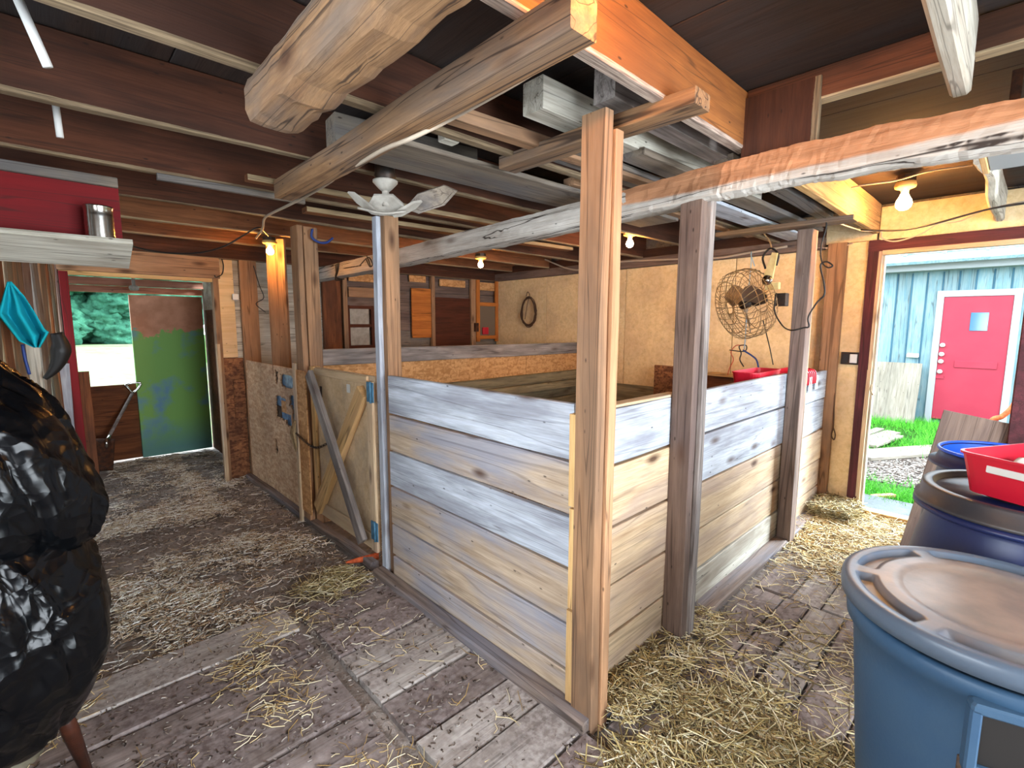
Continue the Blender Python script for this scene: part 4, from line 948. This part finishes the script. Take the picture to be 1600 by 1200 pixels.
# white lamp cord along the hanging beam
cord('lamp_cable', 'grimy white cable draped from the hanging beam towards the left bulb', [at(860, 95, 0, .955), at(800, 133, 0, .955), at(700, 188, 0, .955), at(640, 217, 2, 2.125), at(600, 233, 2, 2.13), at(560, 256, 2, 2.15), at(535, 265, 2, 2.17), at(520, 281, 2, 2.18), at(490, 300, 2, 2.18), at(450, 321, 2, 2.18), at(425, 333, 2, 2.18), at(413, 342, 2, 2.18), at(410, 358, 2, 2.17), at(400, 372, 2, 2.16)], .0075, M['cord_white'], 'cable')
cord('sagging_cable', 'dark cable sagging from the shelf wall to the left bulb', [at(188, 375, 1, 3.6), at(215, 387, 1, 3.7), at(260, 395, 1, 3.8), at(310, 395, 1, 3.9), at(350, 385, 1, 4.0), at(385, 365, 1, 4.0), at(405, 356, 1, 4.0), at(422, 393, 0, 1.36)+V((0, -.03, .10))], .006, M['cord_black'], 'cable')
cord('looped_cord', 'blue cord looped at the top of the latch post', [at(488, 358, 1, 3.6), at(487, 370, 1, 3.6), at(497, 378, 1, 3.6), at(510, 379, 1, 3.6), at(520, 372, 1, 3.6)], .009, M['cord_blue'])
cord('thin_wire', 'thin wire looping on the grey wall beside the orange-lit post', [at(396, 415, 1, 5.2), at(405, 445, 1, 5.2), at(412, 465, 1, 5.1), at(400, 475, 1, 5.1), at(415, 488, 1, 5.1)], .004, M['cord_black'])
cord('wire_curl', 'curl of wire poking from the plywood beside the far door', [at(346, 403, 1, 5.25), at(349, 415, 1, 5.2), at(347, 428, 1, 5.2), at(338, 433, 1, 5.2), at(335, 430, 1, 5.2)], .005, M['cord_black'], 'wire')
wt = []
for k in range(4):
    wt.append(tubedata(smoothpath([at(524+k*2, 413-k, 0, 2.0), at(525+k, 425, 0, 2.0), at(524, 432+k*2, 0, 2.0), at(532+k*2, 436, 0, 2.0)], 4), .004, 4))
for pts in ([(562, 415), (575, 402), (582, 412), (578, 417), (572, 405)], [(585, 400), (588, 385), (596, 375)], [(573, 400), (577, 410), (579, 416)]):
    wt.append(tubedata(smoothpath([at(x_, y_, 0, 2.0) for x_, y_ in pts], 4), .005, 4))
o = multi('wire_tangle', wt, M['cord_black']); props(o, 'tangle of dark wire wrapped on the far end of the log beam', 'wire')
# coil of rope on the wall
o = thing('rope_coil', 'coil of dark brown wire hanging on the cream wall', 'coil', at(826, 485, 0, 4.68))
cc = at(826, 487, 0, 4.68); cl = []
for k in range(8):
    rr, zz = .125+random.uniform(-.014, .02), .185+random.uniform(-.02, .02); ox, oz = random.uniform(-.012, .012), random.uniform(-.012, .012)
    cl.append(tubedata([V((random.uniform(-.008, .008), ox+rr*math.cos(a)*(1-.25*math.sin(a)*.6), oz+zz*math.sin(a))) for a in [2*math.pi*j/30 for j in range(30)]], .0055, 5, True))
multi('coil_turns', cl, M['cord_brown'], o, T(*cc))
tube('coil_tie', [cc+V((-.02, .03, .20)), cc+V((-.02, .0, .26)), cc+V((-.02, -.04, .20)), cc+V((-.02, .0, .12)), cc+V((-.02, .05, -.1))], .005, M['cord_brown'], o)
# light switch by the entry
o = thing('switch_box', 'dark metal switch plate with a white switch by the entry', 'switch', at(1329, 560, 0, 4.71))
c = at(1328, 560, 0, 4.715); box('plate', c, (.012, .125, .10), M['dark_metal'], o); box('switch', c+V((-.008, -.025, 0)), (.01, .05, .07), M['white'], o); box('socket_face', c+V((-.008, .03, 0)), (.01, .04, .07), M['cord_black'], o, .012)
o = box('latch_block', at(368, 464, 1, 5.25), (.05, .04, .06), M['white'], None, .006); props(o, 'small white plastic clip on the plywood beside the far door', 'clip')

# ------------------------------------------------------------------ left: red panel, shelf, tin
o = board('painted_board', (-1.1, 3.0, 2.055), (.30, 3.0, 2.055), (0, 0, 1), .27, .02, M['red_paint'], None, .002); props(o, 'dark red painted board above the white shelf', 'panel')
o = board('panel_batten', (-1.1, 2.985, 2.20), (.30, 2.985, 2.195), (0, 0, 1), .045, .035, M['slat'], None, .004); props(o, 'grey batten along the top of the dark red board', 'batten')
o = board('wall_shelf', (-.5, 2.92, 1.865), (.315, 2.92, 1.865), (0, 1, -.42), .24, .024, M['white_wood'], None, .003); props(o, 'weathered white shelf under the dark red board', 'shelf')
TC = at(160, 396, 1, 2.90)
tin = thing('tin_can', 'ribbed open tin can standing at the end of the white shelf', 'can', TC)
pr = [(0, 0), (.052, 0), (.052, .004)]
for i in range(12): pr += [(.0505 if i % 2 else .053, .03+i*.01)]
pr += [(.052, .17), (.054, .174), (.052, .178), (.049, .176), (.049, .05), (0, .045)]
lathe('can_body', pr, M['steel'], tin, T(TC.x, TC.y, 1.885), 36)
# towel: draped cloth with folds
def cloth(name, outline_fn, nu, nv, mat, parent, t=.003):
    vs = [outline_fn(i/nu, j/nv) for j in range(nv+1) for i in range(nu+1)]
    fs = [(j*(nu+1)+i, j*(nu+1)+i+1, (j+1)*(nu+1)+i+1, (j+1)*(nu+1)+i) for j in range(nv) for i in range(nu)]
    o = mesh(name, vs, fs, mat, parent, None, True)
    md = o.modifiers.new('thick', 'SOLIDIFY'); md.thickness = t; return o
hk = at(15, 440, 1, 3.85)
def tw(u, v_):
    # u across 0..1, v down 0..1: gathered at the hook, spreading, ragged lower corners
    lx = -18-22*v_ if v_ < .5 else -29+(v_-.5)*50; 
    left = [(12, 440), (3, 470), (-4, 490), (16, 515), (30, 533), (52, 543)]
    right = [(17, 440), (38, 462), (56, 490), (70, 515), (76, 519), (62, 543)]
    s_ = v_*5; k = min(4, int(s_)); f = s_-k
    L_ = [left[k][q]*(1-f)+left[k+1][q]*f for q in (0, 1)]; R__ = [right[k][q]*(1-f)+right[k+1][q]*f for q in (0, 1)]
    x_, y_ = L_[0]*(1-u)+R__[0]*u, L_[1]*(1-u)+R__[1]*u
    dep = .05*math.sin(u*13+v_*2)*min(1, v_*2.5)+.01*math.sin(u*23)
    p = at(x_, y_, 1, 3.80-dep); return p
o = cloth('hanging_towel', tw, 40, 30, M['teal'], None); props(o, 'turquoise cloth towel hanging on the rough left wall', 'towel')
o = tube('purple_strap', [at(35, 538, 1, 3.88), at(39, 560, 1, 3.88), at(46, 585, 1, 3.88)], .008, M['cord_blue']); props(o, 'thin purple-blue strap hanging below the turquoise towel', 'strap')
# curved dark scythe-like tool / harness hanging
o = thing('hanging_horn', 'dark curved leather-like piece hanging beside the towel', 'harness', at(90, 560, 1, 4.2))
hp = [at(88, 520, 1, 4.2), at(95, 540, 1, 4.2), at(93, 560, 1, 4.2), at(84, 578, 1, 4.2), at(70, 592, 1, 4.2)]
tube('curved_body', hp, [.052*(1-.75*abs(i/24-.35)/.65) for i in range(25)], M['cord_black'], o, 10)
# ------------------------------------------------------------------ shovel
o = thing('shovel', 'square-bladed shovel leaning on the lower far door', 'shovel', at(160, 733, 1, 6.45))
a, b = at(166, 690, 1, 6.55), at(207, 614, 1, 6.84)
tube('shaft', [a, b], .016, M['post_grey'], o, 8, k=1)
tube('grip', [b, b+V((-.03, 0, .05)), b+V((-.05, 0, .10)), b+V((.08, 0, .11)), b+V((.05, 0, .04)), b], .012, M['steel'], o, 8, k=3)
vs = []; 
bc = [at(142, 686, 1, 6.53), at(180, 686, 1, 6.53), at(177, 735, 1, 6.40), at(147, 738, 1, 6.40)]
nn = 6
for j in range(nn+1):
    for i in range(nn+1):
        u, v_ = i/nn, j/nn; p = (bc[0]*(1-u)+bc[1]*u)*(1-v_)+(bc[3]*(1-u)+bc[2]*u)*v_; p = p+V((0, .04*(1-(2*u-1)**2)*(1-v_*.5), 0)); vs.append(p)
fs = [(j*(nn+1)+i, j*(nn+1)+i+1, (j+1)*(nn+1)+i+1, (j+1)*(nn+1)+i) for j in range(nn) for i in range(nn)]
bl = mesh('blade', vs, fs, M['bracket'], o, None, True); md = bl.modifiers.new('t', 'SOLIDIFY'); md.thickness = .004
tube('socket', [a+V((0, -.01, -.06)), a, a+(b-a)*.12], [.028, .022, .018], M['steel'], o, 8, k=1)

# ------------------------------------------------------------------ black bags on a chair
def bag(name, label, c, rx, ry, rz, sd, top=0, slant=0):
    rs = random.Random(sd); vs, fs = [], []; nu, nv = 120, 90
    cr = []
    for q in range(22):
        n_ = V((rs.uniform(-1, 1), rs.uniform(-1, 1), rs.uniform(-.55, .55))).normalized(); a_ = V((rs.uniform(-1, 1), rs.uniform(-1, 1), rs.uniform(-1, 1))).normalized()
        cr.append((n_, a_, rs.uniform(-.25, .25), rs.uniform(.02, .05), rs.choice((-1, -1, 1))*rs.uniform(.03, .075)))
    for j in range(nv+1):
        p = math.pi*j/nv
        for i in range(nu):
            a = 2*math.pi*i/nu; d = V((math.sin(p)*math.cos(a), math.sin(p)*math.sin(a), math.cos(p)))
            k = 1.0+.14*noise.noise(d*1.5+V((sd, 0, 0)))+.03*noise.noise(d*5+V((0, sd, 0)))
            for n_, a_, of, w_, am in cr:
                m_ = max(0, d.dot(a_)+.15)
                if m_ > 0:
                    x_ = d.dot(n_)-of+.05*noise.noise(d*4+V((sd, 3, 0)))
                    k += am*min(1, m_*2)*(1/(1+(x_/w_)**2))
            vs.append((c[0]+d.x*rx*k+slant*d.z*rz, c[1]+d.y*ry*k, c[2]+d.z*rz*k))
    for j in range(nv):
        for i in range(nu): fs.append((j*nu+i, (j+1)*nu+i, (j+1)*nu+(i+1) % nu, j*nu+(i+1) % nu))
    o = mesh(name, vs, fs, M['black_bag'], None, None, True); props(o, label, 'bag'); return o
bag('plastic_bag', 'upper glossy black plastic bag bulging at the left edge', (-.155, 1.86, 1.16), .225, .24, .31, 3, slant=-.20)
bag('plastic_bag', 'lower glossy black plastic bag sagging over the chair', (-.165, 1.84, .73), .235, .25, .345, 21, slant=.04)
chr_ = thing('wooden_chair', 'dark reddish wooden chair buried under the black bags', 'chair', (-.2, 1.9, 0))
lathe('seat', [(0, .38), (.15, .38), (.16, .395), (.15, .41), (0, .415)], M['chair_wood'], chr_, T(-.2, 1.9, 0), 28)
for dx, dy in ((1, 1), (1, -1), (-1, 1), (-1, -1)):
    a = V((-.2+dx*.10, 1.9+dy*.11, .38)); b = V((-.2+dx*.19, 1.9+dy*.19, 0))
    if dx > 0 and dy > 0: a, b = at(92, 1098, 1, 1.99), at(136, 1204, 1, 2.06)
    elif dx > 0: b.x = -.24; a.x = -.25
    tube('leg', [a, a*.6+b*.4, b], [.019, .023, .015], M['chair_wood'], chr_, 12, k=1)
for q in (-.14, 0, .14): tube('back_spindle', [(-.36, 1.9+q, .40), (-.42, 1.9+q*1.1, .95)], .010, M['chair_wood'], chr_, 8, k=1)
o = log('wood_stump', [(-.22, 2.30, 0), (-.22, 2.30, .08), (-.215, 2.30, .14)], .20, .22, M['slat'], None, .02, 10, 5) if False else lathe('wood_stump', [(0, 0), (.12, 0), (.115, .06), (.11, .13), (.10, .14), (0, .145)], M['slab'], None, T(-.24, 2.34, 0), 18, False)
props(o, 'weathered stump on the floor beside the chair leg', 'stump')

# ------------------------------------------------------------------ bin, barrels, basket
BC = (1.765, -.012); BR = .33
bn = thing('rubbish_bin', 'large slate-blue plastic bin with a dusty grey lid, nearest in the corner', 'bin', (BC[0], BC[1], 0))
lathe('bin_body', [(0, 0), (.235, 0), (.245, .02), (.295, .62), (.302, .70), (.318, .705), (.322, .745), (.315, .755), (.30, .755), (.285, .60), (.23, .03), (0, .025)], M['bin'], bn, T(BC[0], BC[1], 0), 96)
zt = .775
vs, fs = [], []; nu = 216
rads = [0.001, .05, .10, .15, .182, .188, .194, .20, .22, .245, .256, .260, .266, .28, .291, .296, .300, .308, .316, .326, .334, .338, .339, .337, .332]
def lidz(r_, a):
    z_ = .010-.006*(1 if r_ < .186 else 0)-(.004 if .186 <= r_ <= .194 else 0)
    if r_ > .300: z_ = .010+.004*math.sin((r_-.3)/.038*math.pi*.5)
    ph = (math.degrees(a)+22) % 60
    e = min(1, max(0, min(ph-5, 55-ph)/3)) if 5 < ph < 55 else 0
    if .258 < r_ < .298: z_ -= .016*e
    return z_
for k, r_ in enumerate(rads):
    for i in range(nu):
        a = 2*math.pi*i/nu
        z_ = {20: .010, 21: .002, 22: -.012, 23: -.034, 24: -.034}.get(k, lidz(r_, a)); vs.append((r_*math.cos(a), r_*math.sin(a), z_))
for k in range(len(rads)-1):
    for i in range(nu): fs.append((k*nu+i, (k+1)*nu+i, (k+1)*nu+(i+1) % nu, k*nu+(i+1) % nu))
fs.append(tuple(range(nu)))
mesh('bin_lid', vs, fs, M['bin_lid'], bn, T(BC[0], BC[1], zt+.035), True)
# moulded handle: frame with a dark recess
ha = math.radians(197); hx, hy = math.cos(ha), math.sin(ha)
hc = V((BC[0]+hx*.305, BC[1]+hy*.305, .635)); rr_ = Matrix.Rotation(ha, 3, 'Z')
h = box('handle_recess', hc, (.03, .20, .13), M['cord_black'], bn, .004, rr_)
for dy, dz, sy_, sz_ in ((0, .075, .24, .025), (0, -.075, .24, .025), (.11, 0, .022, .15), (-.11, 0, .022, .15)):
    box('handle_frame', hc+rr_ @ V((.012, dy, dz)), (.035, sy_, sz_), M['bin'], bn, .006, rr_)
ha2 = math.radians(176); box('dark_mark', (BC[0]+.284*math.cos(ha2), BC[1]+.284*math.sin(ha2), .46), (.008, .022, .17), M['mud'], bn, .003, Matrix.Rotation(ha2, 3, 'Z') @ Matrix.Rotation(.08, 3, 'Y'))
def drum(name, label, c, R, H, lid, mat, lidmat, rim=True):
    t_ = thing(name, label, 'barrel', (c[0], c[1], 0)); Mx = T(c[0], c[1], 0)
    pr = [(0, 0), (R*.9, 0), (R*.95, .03), (R*1.0, .2), (R*1.06, .32), (R*1.0, .36), (R*1.08, .5), (R*1.05, .62), (R*.98, .74), (R*.90, H-.10), (R*.86, H-.06), (R*1.0, H-.075), (R*1.04, H-.068), (R*1.04, H-.055), (R*.95, H-.05), (R*.90, H-.02), (R*.90, H)]
    if not lid: pr += [(R*.88, H), (R*.86, H-.1), (R*.9, .1), (0, .05)]
    lathe('barrel_body', pr, mat, t_, Mx, 72, cap=lid)
    if lid:
        lathe('barrel_lid', [(0, H+.0), (R*.30, H), (R*.36, H+.006), (R*.42, H+.006), (R*.46, H+.0), (R*.62, H-.002), (R*.82, H-.004), (R*.85, H+.014), (R*.87, H+.018), (R*.95, H+.018), (R*.97, H+.012), (R*.975, H-.03), (R*1.03, H-.034), (R*1.035, H-.045), (R*1.0, H-.05)], lidmat, t_, Mx, 96)
    return t_
drum('blue_barrel', 'dark blue plastic drum with a black lid carrying the red basket', (2.50, -.065), .305, .935, True, M['barrel'], M['barrel_lid'])
t_ = drum('blue_barrel', 'open-topped blue drum behind the lidded one', (3.20, .0), .27, .95, False, M['barrel'], None)
tube('barrel_rim', [(3.20+.245*math.cos(a), .245*math.sin(a), .952) for a in [2*math.pi*j/48 for j in range(48)]], .008, M['blue_bright'], t_, 6, True, 1)
lathe('liner', [(.232, .945), (.225, .75), (.2, .5), (0, .5)], M['blue_bright'], t_, T(3.20, 0, 0), 48, cap=False)
rb, RB = basket('red_basket', 'large red plastic basket on the lidded blue drum', (2.47, -.105, .957), (.42, .31, .145), rotz_=-.5)
for sx_ in (-1,):
    hb = box('handle_slot', (RB @ V((sx_*.199, .0, .10))), (.012, .13, .028), M['paper'], rb, .008, Matrix.Rotation(-.5, 3, 'Z'))
o = cloth('crumpled_paper', lambda u, v_: RB @ V(((u-.5)*.30, (v_-.5)*.22, .085+.03*noise.noise(V((u*4, v_*4, 0)))+.02*abs(math.sin(u*9+v_*5)))), 24, 20, M['paper'], None, .001); props(o, 'crumpled white paper and rags inside the large red basket', 'paper')
# leaning brown sheet by the drums
lc = at(1520, 760, 0, 3.85)
o = board('leaning_board', at(1452, 880, 0, 3.86), at(1530, 652, 0, 3.9), (0, 1, 0), .32, .018, M['post_dark'], None, .002)
props(o, 'grey-brown board leaning between the drums and the entry', 'board')

# ------------------------------------------------------------------ carrot
o = thing('carrot', 'muddy orange carrot on the dirt below the gate', 'carrot', at(565, 875, 2, .02))
a, b = at(540, 879, 2, .03), at(592, 869, 2, .045)
tube('root', [a, a*.7+b*.3, a*.3+b*.7, b], [.003+.024*min(1, (i/18)**.6)*(1 if i < 17 else .7) for i in range(19)], M['carrot'], o, 10)

# ------------------------------------------------------------------ straw and dirt
def install(x, y): return x > 1.32 and y > 1.0
def d_aisle(x, y):
    if x > 1.33 or x < lw(y)+.02: return 0
    k = .22+1.1*nz(x, y, 1.6)+.7*nz(x, y, 5, 2)-(.35 if x > 1.0 else 0)
    if y < 2.55: k *= .30 if x > -.2 else .5
    if x > .75 and y > 2.6: k += .12
    return max(.03, k)
stuff(stalks('straw_litter', 15000, region(-.9, 1.34, 2.3, 6.8, d_aisle, .012, .02), .03, .12, .0022, M['straw_grey'], None, .10), 'pale trodden straw litter covering the aisle floor', 'straw')
stuff(stalks('straw_litter', 1900, region(-1.0, 1.36, .1, 2.7, lambda x, y: max(.02, 2.2*nz(x, y, 2.6, 8)) if x < 1.0 else .05, .022, .008), .03, .14, .0017, M['straw'], None, .06), 'scattered straw stalks on the floor planks near the bags', 'straw')
TU = at(520, 915, 2, 0)
def d_gate(x, y): return max(0, 1-((x-TU.x)/.24)**2-((y-TU.y)/.22)**2)
stuff(stalks('straw_tuft', 420, region(TU.x-.3, 1.30, TU.y-.3, TU.y+.3, d_gate, .015, .035), .06, .2, .002, M['straw_gold'], None, .15), 'tuft of greenish straw in the aisle in front of the gate', 'straw')
def d_corner(x, y):
    k = .85-((x-1.62)/.50)**2-((y-.52)/.48)**2 + .8*nz(x, y, 3.5)
    return max(.03 if x > 1.0 else 0, min(1, k))
stuff(stalks('straw_heap', 4200, region(.7, 2.7, -.4, .98, d_corner, .022, .03), .08, .28, .0026, M['straw_gold'], None, .16), 'loose golden straw heaped right of the corner post', 'straw')
stuff(stalks('straw_heap', 900, region(1.45, 2.4, .88, 1.09, lambda x, y: 1-(x-1.45)*.9 if x < 2.05 else .3, .06, .02), .05, .16, .0022, M['straw_gold'], None, .2), 'straw caught on the bottom rail at the foot of the stall wall', 'straw')
stuff(stalks('straw_drift', 8500, region(3.2, 4.64, -.2, 1.08, lambda x, y: max(.1, min(1, .25+.9*(x-3.4)+.3*nz(x, y, 3))), .022, .03), .05, .17, .0022, M['straw'], None, .16), 'pale straw drift on the floor inside the entry', 'straw')
stuff(stalks('straw_drift', 2600, region(4.3, 4.70, .78, 1.07, lambda x, y: 1, .03, .10), .05, .16, .0022, M['straw_gold'], None, .35), 'straw piled against the wall in the entry corner', 'straw')
stuff(stalks('straw_litter', 1500, region(1.5, 3.6, -.3, 1.0, lambda x, y: .2+.7*max(0, nz(x, y, 2)), .022, .006), .03, .14, .0017, M['straw'], None, .05), 'sparse straw stalks on the planks right of the stall', 'straw')
stuff(stalks('dirt_crumbs', 16000, region(-.9, 2.6, .0, 6.0, lambda x, y: 0 if install(x, y) else .3+.7*max(0, nz(x, y, 2.5, 4)), .02, .006), .006, .03, .003, M['chips'], None, .2), 'dark mud crumbs and chaff on the floor', 'dirt')
stuff(stalks('stall_bedding', 5000, region(1.5, 4.65, 1.2, 3.6, lambda x, y: 1, .012, .04), .06, .2, .0022, M['straw'], None, .16), 'straw bedding on the stall floor', 'straw')
